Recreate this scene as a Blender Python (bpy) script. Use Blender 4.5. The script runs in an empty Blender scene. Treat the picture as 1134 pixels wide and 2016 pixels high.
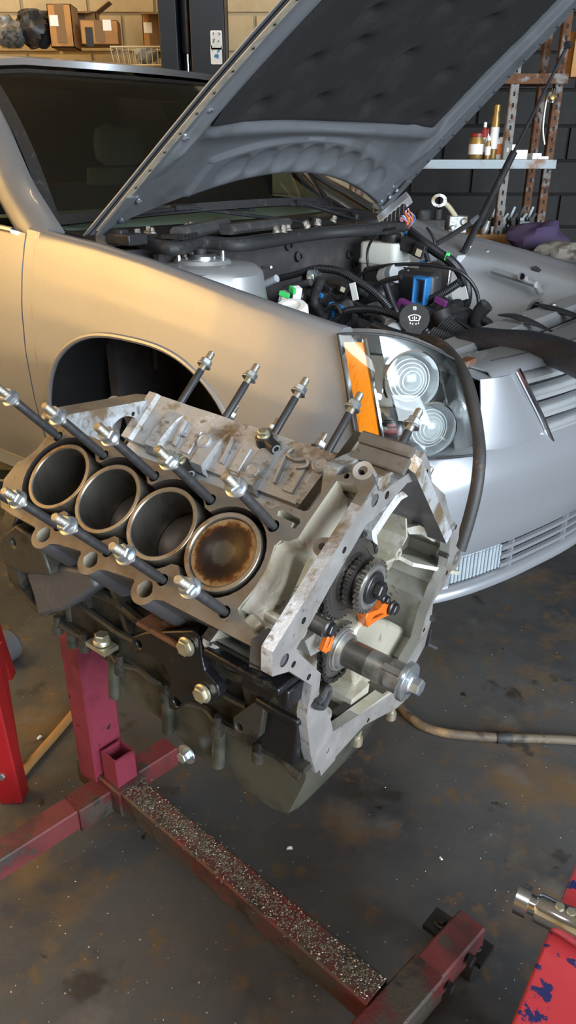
import bpy, bmesh, math, random
import numpy as np
from mathutils import Vector, Matrix
from mathutils.geometry import delaunay_2d_cdt
random.seed(7)
PI = math.pi
SC = bpy.context.scene
COL = SC.collection
# ---------------------------------------------------------------- camera
FPX, PITCH, CAMH = 1450.0, math.radians(25.5), 1.40
cam_d = bpy.data.cameras.new('camera'); cam = bpy.data.objects.new('camera', cam_d); COL.objects.link(cam)
cam.location = (0, 0, CAMH); cam.rotation_euler = (PI/2 - PITCH, 0, 0)
cam_d.sensor_fit = 'VERTICAL'; cam_d.sensor_height = 36.0; cam_d.lens = FPX/2016*36.0
cam_d.clip_start = 0.05; cam_d.clip_end = 100
SC.camera = cam
# ---------------------------------------------------------------- light
w = bpy.data.worlds.new('shop_air'); SC.world = w; w.use_nodes = True
w.node_tree.nodes['Background'].inputs[0].default_value = (0.80, 0.88, 1.0, 1)
w.node_tree.nodes['Background'].inputs[1].default_value = 0.06
def area(name, loc, target, sx, sy, power, color):
    l = bpy.data.lights.new(name, 'AREA'); l.shape = 'RECTANGLE'; l.size = sx; l.size_y = sy
    l.energy = power; l.color = color
    o = bpy.data.objects.new(name, l); COL.objects.link(o); o.location = loc
    o.rotation_euler = (Vector(target) - Vector(loc)).to_track_quat('-Z', 'Y').to_euler()
    return o
area('daylight_from_open_shop_door', (3.0, -2.6, 1.9), (0.4, 1.3, 0.7), 4.2, 3.0, 470, (0.80, 0.90, 1.0))
area('warm_ceiling_lamp_left_bay', (-2.7, 1.7, 3.0), (-4.2, 1.7, 1.7), 2.4, 0.5, 290, (1.0, 0.68, 0.27))
area('ceiling_lamp_over_engine', (-0.6, -0.7, 3.5), (-0.1, 1.0, 0.6), 1.4, 0.5, 16, (0.96, 0.98, 1.0))
area('warm_ceiling_lamp_by_wall', (-1.6, 4.0, 3.3), (-1.6, 6.2, 1.0), 1.3, 0.4, 14, (1.0, 0.74, 0.40))
SC.view_settings.view_transform = 'Standard'; SC.view_settings.look = 'None'
SC.view_settings.exposure = 0.70; SC.view_settings.gamma = 1.0; SC.view_settings.use_curve_mapping = False

# ---------------------------------------------------------------- frames
# the two tilted frames things are built in: the car and the engine on its stand
class Frame:
    def __init__(s, R, O): s.R = np.array(R, float); s.O = np.array(O, float)
    def hit(s, px, py, ax, val):
        """point of the frame's plane (axis ax = val) seen at pixel px,py, in frame coordinates"""
        a = (px - 567)/FPX; b = (py - 1008)/FPX
        r = s.R.T @ np.array([a, math.cos(PITCH) - b*math.sin(PITCH), -math.sin(PITCH) - b*math.cos(PITCH)])
        o = s.R.T @ (np.array([0, 0, CAMH]) - s.O)
        return o + (val - o[ax])/r[ax]*r
    def m4(s):
        M = Matrix.Identity(4)
        for i in range(3):
            for j in range(3): M[i][j] = s.R[i, j]
            M[i][3] = s.O[i]
        return M
yaw = math.radians(-39.3)
CAR = Frame([[math.cos(yaw), -math.sin(yaw), 0], [math.sin(yaw), math.cos(yaw), 0], [0, 0, 1]], (.21, 2.60, .25))
ENG = Frame([[0.7935, 0.6037, 0.0765], [-0.6054, 0.7959, -0.0009], [-0.0614, -0.0456, 0.9971]], (0.0357, 0.8879, 0.7793))
WLD = Frame(np.eye(3), (0, 0, 0))
def C(px, py, ax, val): return CAR.hit(px, py, 'xyz'.index(ax), val)
def E(px, py, ax, val): return ENG.hit(px, py, 'xyz'.index(ax), val)
def G(px, py, ax, val): return WLD.hit(px, py, 'xyz'.index(ax), val)

# ---------------------------------------------------------------- mesh building
def cr(pts, n=8, closed=False):
    """Catmull-Rom through points"""
    P = [np.array(p, float) for p in pts]
    if len(P) < 3 and not closed: 
        return [P[0]*(1-i/n)+P[1]*i/n for i in range(n+1)]
    N = len(P); out = []
    for i in range(N if closed else N-1):
        if closed: a, b, c, d = P[i-1], P[i], P[(i+1) % N], P[(i+2) % N]
        else: a, b, c, d = P[max(i-1, 0)], P[i], P[i+1], P[min(i+2, N-1)]
        for k in range(n):
            t = k/n
            out.append(.5*((2*b) + (c-a)*t + (2*a-5*b+4*c-d)*t*t + (3*b-a-3*c+d)*t**3))
    if not closed: out.append(P[-1])
    return out
def frame_of(d):
    d = np.array(d, float); d = d/np.linalg.norm(d)
    a = np.array([0, 0, 1.]) if abs(d[2]) < .9 else np.array([1., 0, 0])
    x = np.cross(a, d); x /= np.linalg.norm(x); return x, np.cross(d, x), d
class MB:
    def __init__(s): s.v = []; s.f = []; s.m = []
    def add(s, V, F, mi=0):
        b = len(s.v); s.v += [tuple(map(float, p)) for p in V]
        s.f += [tuple(b+i for i in q) for q in F]; s.m += [mi]*len(F); return s
    def box(s, c, size, R=None, mi=0):
        c = np.array(c, float); h = np.array(size, float)/2
        V = [np.array([sx*h[0], sy*h[1], sz*h[2]]) for sx in (-1, 1) for sy in (-1, 1) for sz in (-1, 1)]
        if R is not None: V = [np.array(R) @ p for p in V]
        return s.add([c+p for p in V], [(0,1,3,2),(4,6,7,5),(0,4,5,1),(2,3,7,6),(0,2,6,4),(1,5,7,3)], mi)
    def bar(s, p0, p1, wd, ht, up=(0, 0, 1), mi=0, ch=0):
        p0, p1 = np.array(p0, float), np.array(p1, float); d = p1-p0; L = np.linalg.norm(d); d /= L
        x = np.cross(d, np.array(up, float)); x /= np.linalg.norm(x); z = np.cross(x, d)
        a, b = wd/2, ht/2
        pr = [(-a, -b), (a, -b), (a, b), (-a, b)] if not ch else [(-a+ch,-b),(a-ch,-b),(a,-b+ch),(a,b-ch),(a-ch,b),(-a+ch,b),(-a,b-ch),(-a,-b+ch)]
        n = len(pr)
        V = [p0+x*i+z*j for i, j in pr] + [p1+x*i+z*j for i, j in pr]
        F = [tuple(range(n))[::-1], tuple(range(n, 2*n))] + [(i, (i+1) % n, n+(i+1) % n, n+i) for i in range(n)]
        return s.add(V, F, mi)
    def tube(s, pts, r, n=10, caps=True, closed=False, mi=0, flat=1.0):
        P = [np.array(p, float) for p in pts]; N = len(P)
        rr = r if hasattr(r, '__len__') else [r]*N
        T = []
        for i in range(N):
            a, b = (P[i-1], P[(i+1) % N]) if closed else (P[max(i-1, 0)], P[min(i+1, N-1)])
            d = b-a; T.append(d/(np.linalg.norm(d)+1e-12))
        x, y, _ = frame_of(T[0]); V = []
        for i in range(N):
            x = x - (x@T[i])*T[i]; x /= np.linalg.norm(x); y = np.cross(T[i], x)
            for k in range(n):
                a = 2*PI*k/n; V.append(P[i] + rr[i]*(math.cos(a)*x + flat*math.sin(a)*y))
        F = []
        for i in range(N if closed else N-1):
            j = (i+1) % N
            F += [(i*n+k, i*n+(k+1) % n, j*n+(k+1) % n, j*n+k) for k in range(n)]
        if caps and not closed: F += [tuple(range(n))[::-1], tuple((N-1)*n+k for k in range(n))]
        return s.add(V, F, mi)
    def lathe(s, prof, o, axis, n=24, mi=0, caps=True, a0=0.0, sc=(1, 1)):
        """prof: list of (radius, height along axis)"""
        x, y, d = frame_of(axis); o = np.array(o, float); V = []
        for r, h in prof:
            for k in range(n):
                a = 2*PI*k/n+a0; V.append(o + d*h + r*(math.cos(a)*x*sc[0] + math.sin(a)*y*sc[1]))
        F = []; N = len(prof)
        for i in range(N-1):
            F += [(i*n+k, i*n+(k+1) % n, (i+1)*n+(k+1) % n, (i+1)*n+k) for k in range(n)]
        if caps:
            if prof[0][0] > 1e-6: F.append(tuple(range(n))[::-1])
            if prof[-1][0] > 1e-6: F.append(tuple((N-1)*n+k for k in range(n)))
        return s.add(V, F, mi)
    def bolt(s, o, axis, r, h, washer=0.0, mi=0):
        """hex head with optional flange"""
        if washer: s.lathe([(washer, 0), (washer, h*.25), (r*1.02, h*.42)], o, axis, 16, mi)
        o2 = np.array(o, float)
        s.lathe([(r, h*.2), (r, h*.9), (r*.86, h)], o2, axis, 6, mi)
        return s
    def prism(s, poly, fn, h0, h1, holes=(), mt=0, ms=0, mh=None, mb=None):
        mhl = list(mh) if isinstance(mh, (list, tuple)) else [mh]*len(holes)
        """flat plate with holes: poly/holes 2-D, fn(a,b,h) -> 3-D; mt top, ms side, mh hole wall material"""
        loops = [list(poly)] + [list(h) for h in holes]
        pts = []; edges = []; idx = []
        for L in loops:
            b = len(pts); pts += [Vector((float(p[0]), float(p[1]))) for p in L]
            edges += [(b+i, b+(i+1) % len(L)) for i in range(len(L))]; idx.append((b, len(L)))
        v2, e2, f2, ov, _, _ = delaunay_2d_cdt(pts, edges, [], 1, 1e-7)
        def inside(x, y, L):
            r = False; j = len(L)-1
            for i in range(len(L)):
                (xi, yi), (xj, yj) = L[i][:2], L[j][:2]
                if (yi > y) != (yj > y) and x < (xj-xi)*(y-yi)/(yj-yi)+xi: r = not r
                j = i
            return r
        kept = []
        for t in f2:
            cx = sum(v2[i][0] for i in t)/3; cy = sum(v2[i][1] for i in t)/3
            if inside(cx, cy, loops[0]) and not any(inside(cx, cy, h) for h in loops[1:]): kept.append(t)
        f2 = kept
        top = [fn(p[0], p[1], h1) for p in v2]; bot = [fn(p[0], p[1], h0) for p in v2]
        s.add(top, [tuple(t) for t in f2], mt)
        s.add(bot, [tuple(t)[::-1] for t in f2], ms if mb is None else mb)
        for li, (b, n) in enumerate(idx):
            L = loops[li]
            V = [fn(p[0], p[1], h0) for p in L] + [fn(p[0], p[1], h1) for p in L]
            s.add(V, [(i, (i+1) % n, n+(i+1) % n, n+i) for i in range(n)], ms if (li == 0 or mhl[li-1] is None) else mhl[li-1])
        return s
    def grid(s, P, mi=0, cu=False, cv=False):
        nu, nv = len(P), len(P[0]); V = [p for row in P for p in row]; F = []
        for i in range(nu if cu else nu-1):
            for j in range(nv if cv else nv-1):
                a, b = (i+1) % nu, (j+1) % nv
                F.append((i*nv+j, i*nv+b, a*nv+b, a*nv+j))
        return s.add(V, F, mi)
    def sheet(s, P, t, mi=0):
        """grid surface given a thickness t along its own normals (solid, closed edges)"""
        A = np.array(P, float); du = np.gradient(A, axis=0); dv = np.gradient(A, axis=1)
        N = np.cross(du, dv); N /= (np.linalg.norm(N, axis=2, keepdims=True)+1e-12); B = A - N*t
        nu, nv = A.shape[:2]; b = nu*nv
        V = list(A.reshape(-1, 3))+list(B.reshape(-1, 3)); F = []
        for i in range(nu-1):
            for j in range(nv-1):
                q = (i*nv+j, (i+1)*nv+j, (i+1)*nv+j+1, i*nv+j+1); F += [q, tuple(b+k for k in q[::-1])]
        for i in range(nu-1):
            for j in (0, nv-1): F.append((i*nv+j, (i+1)*nv+j, b+(i+1)*nv+j, b+i*nv+j))
        for j in range(nv-1):
            for i in (0, nu-1): F.append((i*nv+j, i*nv+j+1, b+i*nv+j+1, b+i*nv+j))
        return s.add(V, F, mi)
    def build(s, name, mats, parent=None, angle=35, kind=None, label=None, bevel=0):
        me = bpy.data.meshes.new(name); me.from_pydata(s.v, [], s.f)
        if not isinstance(mats, (list, tuple)): mats = [mats]
        for m in mats: me.materials.append(m)
        me.polygons.foreach_set('material_index', s.m); me.polygons.foreach_set('use_smooth', [True]*len(s.f))
        bm = bmesh.new(); bm.from_mesh(me)
        bmesh.ops.remove_doubles(bm, verts=bm.verts, dist=1e-5)
        bmesh.ops.recalc_face_normals(bm, faces=bm.faces); bm.to_mesh(me); bm.free()
        me.set_sharp_from_angle(angle=math.radians(angle)); me.update()
        o = bpy.data.objects.new(name, me); COL.objects.link(o)
        if parent is not None: o.parent = parent
        if kind: o['kind'] = kind
        if label: o['label'] = label
        if bevel:
            md = o.modifiers.new('edge', 'BEVEL'); md.width = bevel; md.segments = 2; md.limit_method = 'ANGLE'; md.angle_limit = math.radians(40)
        return o
def thing(name, label, cat, loc=(0, 0, 0), rotz=0, group=None, frame=None):
    o = bpy.data.objects.new(name, None); COL.objects.link(o); o.empty_display_size = .1
    if frame is not None: o.matrix_world = frame.m4()
    else: o.location = loc; o.rotation_euler = (0, 0, rotz)
    return tag(o, label, cat, group)
def tag(o, label, cat, group=None):
    o['label'] = label; o['category'] = cat
    if group: o['group'] = group
    return o
def cp(o, parent, loc=None):
    c = o.copy(); COL.objects.link(c); c.parent = parent
    if loc is not None: c.location = loc
    return c
def circ(cx, cy, r, n=24, a0=0, a1=2*PI): 
    full = abs(a1-a0-2*PI) < 1e-6
    return [(cx+r*math.cos(a0+(a1-a0)*i/(n if full else n-1)), cy+r*math.sin(a0+(a1-a0)*i/(n if full else n-1))) for i in range(n)]

# ---------------------------------------------------------------- materials
MATS = {}
def mat(name, col, rough=.5, metal=0.0, layers=(), bump=None, rvar=None, coat=0, trans=0, ior=1.45, spec=.5, emit=None, sheen=0, alpha=1):
    """layers: (colour, noise scale, lo, hi[, detail, (sx,sy,sz)]) mixed over the base; bump: (scale, strength)"""
    m = bpy.data.materials.new(name); m.use_nodes = True; nt = m.node_tree; L = nt.links
    b = nt.nodes['Principled BSDF']; I = b.inputs
    I['Base Color'].default_value = (*col, 1); I['Roughness'].default_value = rough; I['Metallic'].default_value = metal
    I['Coat Weight'].default_value = coat; I['Coat Roughness'].default_value = .04; I['Transmission Weight'].default_value = trans
    I['IOR'].default_value = ior; I['Specular IOR Level'].default_value = spec; I['Sheen Weight'].default_value = sheen; I['Alpha'].default_value = alpha
    if emit: I['Emission Color'].default_value = (*emit[0], 1); I['Emission Strength'].default_value = emit[1]
    tc = nt.nodes.new('ShaderNodeTexCoord'); prev = None
    def noise(scale, detail=5, st=None):
        n = nt.nodes.new('ShaderNodeTexNoise'); n.inputs['Scale'].default_value = scale; n.inputs['Detail'].default_value = detail; n.inputs['Roughness'].default_value = .62
        if st:
            mp = nt.nodes.new('ShaderNodeMapping'); mp.inputs['Scale'].default_value = st; L.new(tc.outputs['Object'], mp.inputs[0]); L.new(mp.outputs[0], n.inputs['Vector'])
        else: L.new(tc.outputs['Object'], n.inputs['Vector'])
        return n
    for i, ly in enumerate(layers):
        c2, scl, lo, hi = ly[:4]; n = noise(scl, ly[4] if len(ly) > 4 else 5, ly[5] if len(ly) > 5 else None)
        mr = nt.nodes.new('ShaderNodeMapRange'); mr.inputs['From Min'].default_value = lo; mr.inputs['From Max'].default_value = hi; mr.interpolation_type = 'SMOOTHSTEP'
        L.new(n.outputs['Fac'], mr.inputs['Value'])
        mx = nt.nodes.new('ShaderNodeMix'); mx.data_type = 'RGBA'
        L.new(mr.outputs[0], mx.inputs['Factor'])
        if prev is None: mx.inputs['A'].default_value = (*col, 1)
        else: L.new(prev, mx.inputs['A'])
        mx.inputs['B'].default_value = (*c2, 1); prev = mx.outputs['Result']
    if prev is not None: L.new(prev, I['Base Color'])
    if rvar:
        n = noise(rvar[0]); mr = nt.nodes.new('ShaderNodeMapRange'); mr.inputs['From Min'].default_value = .3; mr.inputs['From Max'].default_value = .7
        mr.inputs['To Min'].default_value = rvar[1]; mr.inputs['To Max'].default_value = rvar[2]; L.new(n.outputs['Fac'], mr.inputs['Value']); L.new(mr.outputs[0], I['Roughness'])
    if bump:
        n = noise(bump[0], 6, bump[2] if len(bump) > 2 else None); bp = nt.nodes.new('ShaderNodeBump'); bp.inputs['Strength'].default_value = bump[1]; bp.inputs['Distance'].default_value = .003
        L.new(n.outputs['Fac'], bp.inputs['Height']); L.new(bp.outputs[0], I['Normal'])
    MATS[name] = m; return m
M = MATS
mat('silver_paint', (.36, .375, .40), .30, .60, coat=.45, layers=[((.32, .33, .35), 900, .45, .6)])
mat('silver_inner', (.50, .51, .52), .42, .7, layers=[((.36, .36, .35), 9, .55, .75)])
mat('hood_inner', (.27, .28, .30), .36, .65, layers=[((.20, .205, .215), 7, .5, .75)])
mat('tan_seam', (.42, .36, .27), .5, .3, layers=[((.30, .27, .22), 30, .45, .65)])
mat('pad_felt', (.011, .0105, .0105), .95, layers=[((.021, .020, .0195), 9, .45, .7), ((.007, .007, .007), 300, .5, .6)], bump=(350, .35))
mat('black_plastic', (.018, .018, .02), .42, layers=[((.04, .04, .042), 30, .5, .75)])
mat('black_rubber', (.022, .022, .023), .6, layers=[((.06, .055, .05), 40, .55, .75)])
mat('loom', (.016, .016, .018), .35)
mat('firewall', (.05, .045, .047), .8, layers=[((.085, .075, .07), 14, .45, .75)], bump=(60, .25))
mat('wheel_liner', (.006, .006, .007), .85, layers=[((.014, .013, .0125), 10, .5, .8)])
mat('dusty_black', (.04, .04, .04), .7, layers=[((.13, .12, .10), 18, .5, .8)])
mat('glass_clear', (.93, .96, .95), .02, trans=1.0, ior=1.30)
mat('windshield', (.50, .56, .50), .015, trans=1.0, ior=1.12, coat=1.0)
mat('amber', (.95, .27, .01), .22, coat=.5, layers=[((.75, .16, .005), 40, .5, .8, 3, (6, 1, 1))])
mat('lamp_silver', (.80, .82, .83), .22, .75, layers=[((.62, .64, .64), 9, .5, .7)])
mat('chrome', (.80, .81, .82), .08, 1.0)
mat('satin_chrome', (.62, .63, .64), .25, 1.0)
mat('lens_white', (.86, .90, .92), .12, trans=.6, ior=1.45)
mat('ribbed_lens', (.36, .41, .44), .25, .2)
mat('reservoir', (.74, .76, .70), .45, trans=.15)
mat('white_label', (.82, .82, .80), .6)
mat('seat_leather', (.10, .125, .10), .6)
mat('dash', (.02, .02, .02), .7)
mat('dash_green', (.20, .26, .21), .6)
mat('blue_plastic', (.02, .15, .38), .4)
mat('green_plastic', (.05, .55, .12), .4)
mat('grey_plastic', (.33, .35, .37), .5)
mat('purple_plastic', (.14, .03, .13), .4)
mat('orange_wire', (.75, .22, .06), .5); mat('pink_wire', (.70, .28, .38), .5); mat('blue_wire', (.08, .25, .7), .5); mat('white_wire', (.7, .7, .66), .5)
# engine
mat('deck', (.20, .185, .16), .42, .66, layers=[((.115, .082, .052), 7, .46, .66), ((.28, .275, .265), 3.4, .5, .66), ((.065, .047, .030), 48, .61, .71), ((.17, .135, .10), 22, .52, .68)], rvar=(14, .28, .55))
mat('rim_metal', (.50, .49, .47), .33, .75, layers=[((.34, .28, .21), 13, .52, .72), ((.16, .12, .08), 46, .63, .75)], rvar=(20, .25, .48))
mat('cast', (.44, .45, .46), .44, .50, layers=[((.19, .135, .08), 9, .51, .64), ((.70, .74, .80), 6, .52, .64), ((.07, .05, .032), 24, .60, .70), ((.25, .22, .17), 40, .52, .66)], bump=(110, .5))  # pale blue layer paints in bluish daylight highlights; the browns are stains
mat('cream_cast', (.46, .43, .34), .38, .45, layers=[((.27, .18, .09), 8, .52, .70), ((.62, .61, .56), 5, .5, .68), ((.10, .065, .035), 26, .61, .74)], bump=(100, .4))
mat('chest_grey', (.24, .235, .21), .36, .55, layers=[((.19, .11, .06), 7, .56, .70), ((.36, .365, .335), 4, .47, .66), ((.065, .05, .034), 30, .60, .73)], bump=(140, .25))
mat('deck_side', (.10, .10, .105), .5, .5, layers=[((.20, .20, .20), 10, .5, .72)], bump=(140, .3))
mat('oily_block', (.045, .042, .034), .38, .35, layers=[((.10, .085, .055), 8, .46, .70), ((.012, .011, .010), 16, .5, .66)], bump=(120, .35), rvar=(12, .22, .6))
mat('oily_black', (.010, .010, .011), .20, .2, layers=[((.05, .045, .035), 30, .58, .74)], bump=(80, .35))
mat('pan', (.085, .085, .064), .42, .45, layers=[((.032, .031, .022), 6, .44, .62), ((.17, .17, .14), 5, .56, .72)], bump=(130, .2), rvar=(9, .3, .6))
mat('bore', (.20, .19, .165), .34, .88, layers=[((.14, .128, .105), 30, .4, .6, 4, (1, 1, .05))], bump=(260, .05))
mat('liner_lip', (.30, .265, .21), .36, .75, layers=[((.19, .125, .07), 26, .48, .68), ((.38, .36, .32), 9, .52, .7)])
mat('piston_dark', (.11, .085, .075), .35, .7, layers=[((.18, .15, .13), 14, .5, .7)])
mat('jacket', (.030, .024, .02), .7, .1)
mat('stud_black', (.055, .055, .058), .42, .55, layers=[((.10, .095, .09), 60, .5, .75)])
mat('stud_thread', (.40, .38, .33), .34, .9, layers=[((.24, .21, .16), 60, .5, .7)], bump=(900, .6, (.1, .1, 1)))
mat('zinc', (.56, .59, .60), .28, .90, layers=[((.33, .42, .53), 60, .5, .66), ((.50, .46, .33), 40, .6, .72)])
mat('zinc_yellow', (.55, .52, .38), .35, .85, layers=[((.42, .40, .30), 60, .5, .7)])
mat('gear_steel', (.24, .225, .20), .36, .85, layers=[((.15, .138, .12), 30, .5, .7)])
mat('gear_dark', (.135, .125, .115), .38, .85, layers=[((.20, .185, .17), 26, .5, .72)])
mat('chain_steel', (.10, .095, .09), .35, .85)
mat('dark_bolt', (.055, .055, .056), .38, .75)
mat('shaft_steel', (.46, .46, .44), .34, .85, layers=[((.30, .27, .22), 26, .50, .70), ((.13, .11, .08), 60, .62, .74)])
mat('orange_guide', (.50, .105, .010), .38, layers=[((.34, .068, .008), 30, .5, .7)])
# shop
mat('red_paint', (.13, .028, .028), .48, 0, layers=[((.060, .020, .019), 6, .44, .62), ((.22, .055, .05), 4, .56, .72), ((.045, .038, .032), 22, .54, .66)], bump=(90, .2), rvar=(9, .3, .65))
mat('red_pink_paint', (.18, .026, .044), .42, 0, layers=[((.085, .012, .022), 5, .46, .64), ((.36, .14, .16), 3.5, .54, .72), ((.016, .012, .012), 22, .655, .68)], rvar=(9, .3, .55))
mat('red_dirty', (.085, .014, .014), .5, 0, layers=[((.050, .042, .032), 7, .42, .58), ((.22, .030, .024), 4, .60, .72), ((.018, .016, .014), 24, .52, .66)], bump=(140, .6), rvar=(12, .3, .7))
mat('black_iron', (.02, .018, .018), .45, .4, layers=[((.05, .03, .025), 20, .5, .7)])
mat('paint_post', (.20, .195, .18), .7, .25, layers=[((.14, .055, .022), 12, .50, .60), ((.05, .025, .015), 20, .55, .68)])
mat('rust_post', (.13, .055, .024), .75, .25, layers=[((.20, .19, .18), 12, .52, .62), ((.06, .026, .014), 20, .5, .68)])
mat('shelf_steel', (.17, .19, .20), .5, .5, layers=[((.12, .06, .03), 9, .52, .70)])
mat('blue_lift', (.007, .012, .019), .38, 0, layers=[((.014, .020, .027), 5, .5, .72)])
mat('cardboard', (.42, .22, .075), .8, layers=[((.28, .15, .06), 6, .45, .7)])
mat('card_dark', (.20, .12, .06), .85)
mat('wire_cream', (.60, .52, .36), .45)
mat('clear_bag', (.20, .19, .17), .25, layers=[((.07, .065, .055), 26, .42, .62)])
mat('hose_black', (.03, .028, .027), .55, layers=[((.14, .09, .05), 24, .60, .72), ((.30, .15, .06), 40, .70, .78)], bump=(60, .3))
mat('hose_dirty', (.11, .085, .06), .6, layers=[((.26, .17, .08), 14, .5, .68), ((.04, .035, .03), 22, .5, .66)], bump=(60, .3))
mat('hose_orange', (.38, .20, .065), .6, layers=[((.20, .11, .05), 14, .5, .7)])
# ================================================================= SETTING
fm = mat('shop_floor', (.066, .065, .063), .55, 0, layers=[((.036, .037, .039), 1.1, .42, .62), ((.110, .072, .038), 2.3, .52, .66), ((.105, .100, .094), 4.5, .54, .74), ((.030, .027, .023), 4.2, .585, .66), ((.016, .014, .012), 11, .66, .70), ((.10, .066, .035), 14, .56, .70), ((.19, .18, .165), 90, .725, .765)], bump=(45, .35), rvar=(3, .28, .70))
m = MB(); m.grid([[(x, y, 0) for y in np.linspace(-4, 5.3, 10)] for x in np.linspace(-5, 5, 10)]); o = m.build('floor', fm); o['kind'] = 'structure'; o['label'] = 'stained grey brown concrete shop floor'
mat('block_beige', (.44, .35, .21), .8, layers=[((.38, .30, .18), 5, .45, .7), ((.27, .21, .13), 2, .6, .8)], bump=(70, .3))
mat('block_black', (.008, .0078, .0078), .7, layers=[((.018, .016, .0145), 5, .5, .75)], bump=(70, .3))
mat('mortar_beige', (.40, .33, .21), .9); mat('mortar_black', (.010, .010, .010), .9)
mat('ceiling_paint', (.20, .18, .15), .9)
WY = 5.3
def block_wall(name, x0, x1, z0, z1, bmat, mmat, label):
    m = MB(); m.box(((x0+x1)/2, WY+.12, 1.9), (x1-x0, .2, 3.8)); wl = m.build(name, mmat); wl['kind'] = 'structure'; wl['label'] = label
    m = MB(); m.prism([(-.194, -.094), (.194, -.094), (.194, .094), (-.194, .094)], lambda a, b, h: (a*(1-.02*(h < 0)), h, b*(1-.04*(h < 0))), .03, -.012)
    first = m.build('block', bmat, wl); n = 0
    zi = z0
    k = 0
    while zi < z1:
        x = x0+.2+(.2 if k % 2 else 0)
        while x < x1-.1:
            b = first if n == 0 else cp(first, wl)
            b.location = (x, WY+.012, zi+.1); n += 1; x += .4
        zi += .2; k += 1
    return wl
block_wall('wall_back', -4.2, .6, 1.2, 3.2, M['block_beige'], M['mortar_beige'], 'beige painted concrete block wall behind the car')
block_wall('wall_back_right', .6, 3.6, .6, 2.4, M['block_black'], M['mortar_black'], 'black painted concrete block wall behind the shelf rack')
m = MB(); m.box((-4.3, .6, 1.9), (.2, 9.4, 3.8)); o = m.build('wall_left', M['block_beige']); o['kind'] = 'structure'
m = MB(); m.box((-1.9, -4.1, 1.9), (4.8, .2, 3.8)); o = m.build('wall_front', M['block_beige']); o['kind'] = 'structure'
m = MB(); m.box((-.3, .6, 3.85), (8.2, 9.4, .1)); o = m.build('ceiling', M['ceiling_paint']); o['kind'] = 'structure'

# ================================================================= ENGINE STAND
Z1 = .14
p0, p1 = G(253, 1542, 'z', Z1), G(742, 1950, 'z', Z1); d = (p1-p0)/np.linalg.norm(p1-p0); c = np.array((-d[1], d[0], 0.)); zz = np.array((0, 0, 1.))
post = G(196, 1500, 'z', Z1)
al = (post-p0)@d; pc = p0+d*al; 
st = thing('engine_stand', 'red steel engine stand holding the engine block, gritty beam towards the camera', 'engine stand', loc=(pc[0], pc[1], 0))
def S(p): return np.array(p, float)-np.array((pc[0], pc[1], 0))
TW = .060
m = MB(); m.bar(S(p0+d*.005-zz*TW/2), S(p1-zz*TW/2), TW, TW, ch=.004); m.build('main_beam', M['red_dirty'], st, label='beam covered in oily grit and metal shavings')
m = MB(); m.bar(S(pc-d*.05-zz*.033), S(p0+d*.012-zz*.033), TW+.012, TW+.012, ch=.004); m.build('beam_sleeve', M['red_dirty'], st)
# rear cross leg
a, b = G(-60, 1708, 'z', .12), G(335, 1462, 'z', .12)
e = (b-a)/np.linalg.norm(b-a)
m = MB(); m.bar(S(a-zz*.027), S(b-zz*.027), .056, .054, ch=.003); m.build('cross_leg', M['red_paint'], st)
m = MB(); q = G(165, 1568, 'z', .125); m.bar(S(q-e*.03-zz*.03), S(q+e*.09-zz*.03), .064, .062, ch=.003); m.build('leg_sleeve', M['red_dirty'], st)
# post and open socket
m = MB(); m.bar(S(pc-zz*.03), S((pc[0], pc[1], .80)), .078, .074, d, ch=.005); m.build('post', M['red_pink_paint'], st, label='pinkish red upright post with chipped paint')
q = G(241, 1552, 'z', Z1); q = p0 + d*((q-p0)@d-.03) + c*0
sz = .052; hs = .078
m = MB(); m.prism([(-sz/2, -sz/2), (sz/2, -sz/2), (sz/2, sz/2), (-sz/2, sz/2)], lambda u, v, h: S(q+d*u+c*v+zz*h), -.01, hs, [[(-sz/2+.005, -sz/2+.005), (sz/2-.005, -sz/2+.005), (sz/2-.005, sz/2-.005), (-sz/2+.005, sz/2-.005)]]); m.build('handle_socket', M['red_pink_paint'], st, label='short open square socket beside the post')
# front T
e0 = G(930, 1809, 'z', .13); cdir = (e0-p1); cdir[2] = 0; k_ = cdir@d; tt = p1+d*(k_*.5); 
t1 = e0; t0 = G(690, 2080, 'z', .13); ed = (t1-t0)/np.linalg.norm(t1-t0)
m = MB(); m.bar(S(t0-zz*.027), S(t1-zz*.027), .056, .056, ch=.004); m.build('front_cross_leg', M['red_paint'], st)
q = G(838, 1896, 'z', .135); m = MB(); m.bar(S(t0+ed*0-zz*.029+zz*.003), S(t0+ed*((q-t0)@ed)-zz*.029+zz*.003), .064, .064, ch=.004); m.build('front_leg_sleeve', M['red_dirty'], st)
def caster(px, py, z):
    q = G(px, py, 'z', z); m = MB(); x = ed
    m.box(S(q), (.05, .05, .012), np.stack([d, c, zz], 1)); cs = m.build('caster', M['black_iron'], st)
    for sg in (-1, 1): m = MB(); m.bar(S(q+d*.02*sg), S(q+d*.02*sg-zz*.04), .006, .03); m.build('caster_fork', M['black_iron'], cs)
    m = MB(); m.lathe([(.02, -.012), (.027, -.010), (.028, 0), (.027, .010), (.02, .012)], S((q[0], q[1], .028)), d, 20); m.build('caster_wheel', M['black_rubber'], cs)
    m = MB(); m.bolt(S(q+zz*.006), (0, 0, 1), .010, .012, .013); m.build('caster_bolt', M['black_iron'], cs)
caster(935, 1868, .075); caster(868, 1822, .075)
for a_, b_, r_ in ((.06, .02, .012), (.12, .03, .010)): m = MB(); m.bolt(S(t1-ed*a_-zz*b_+d*.031), d, r_, .012); m.build('clamp_bolt', M['black_iron'], st)
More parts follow.
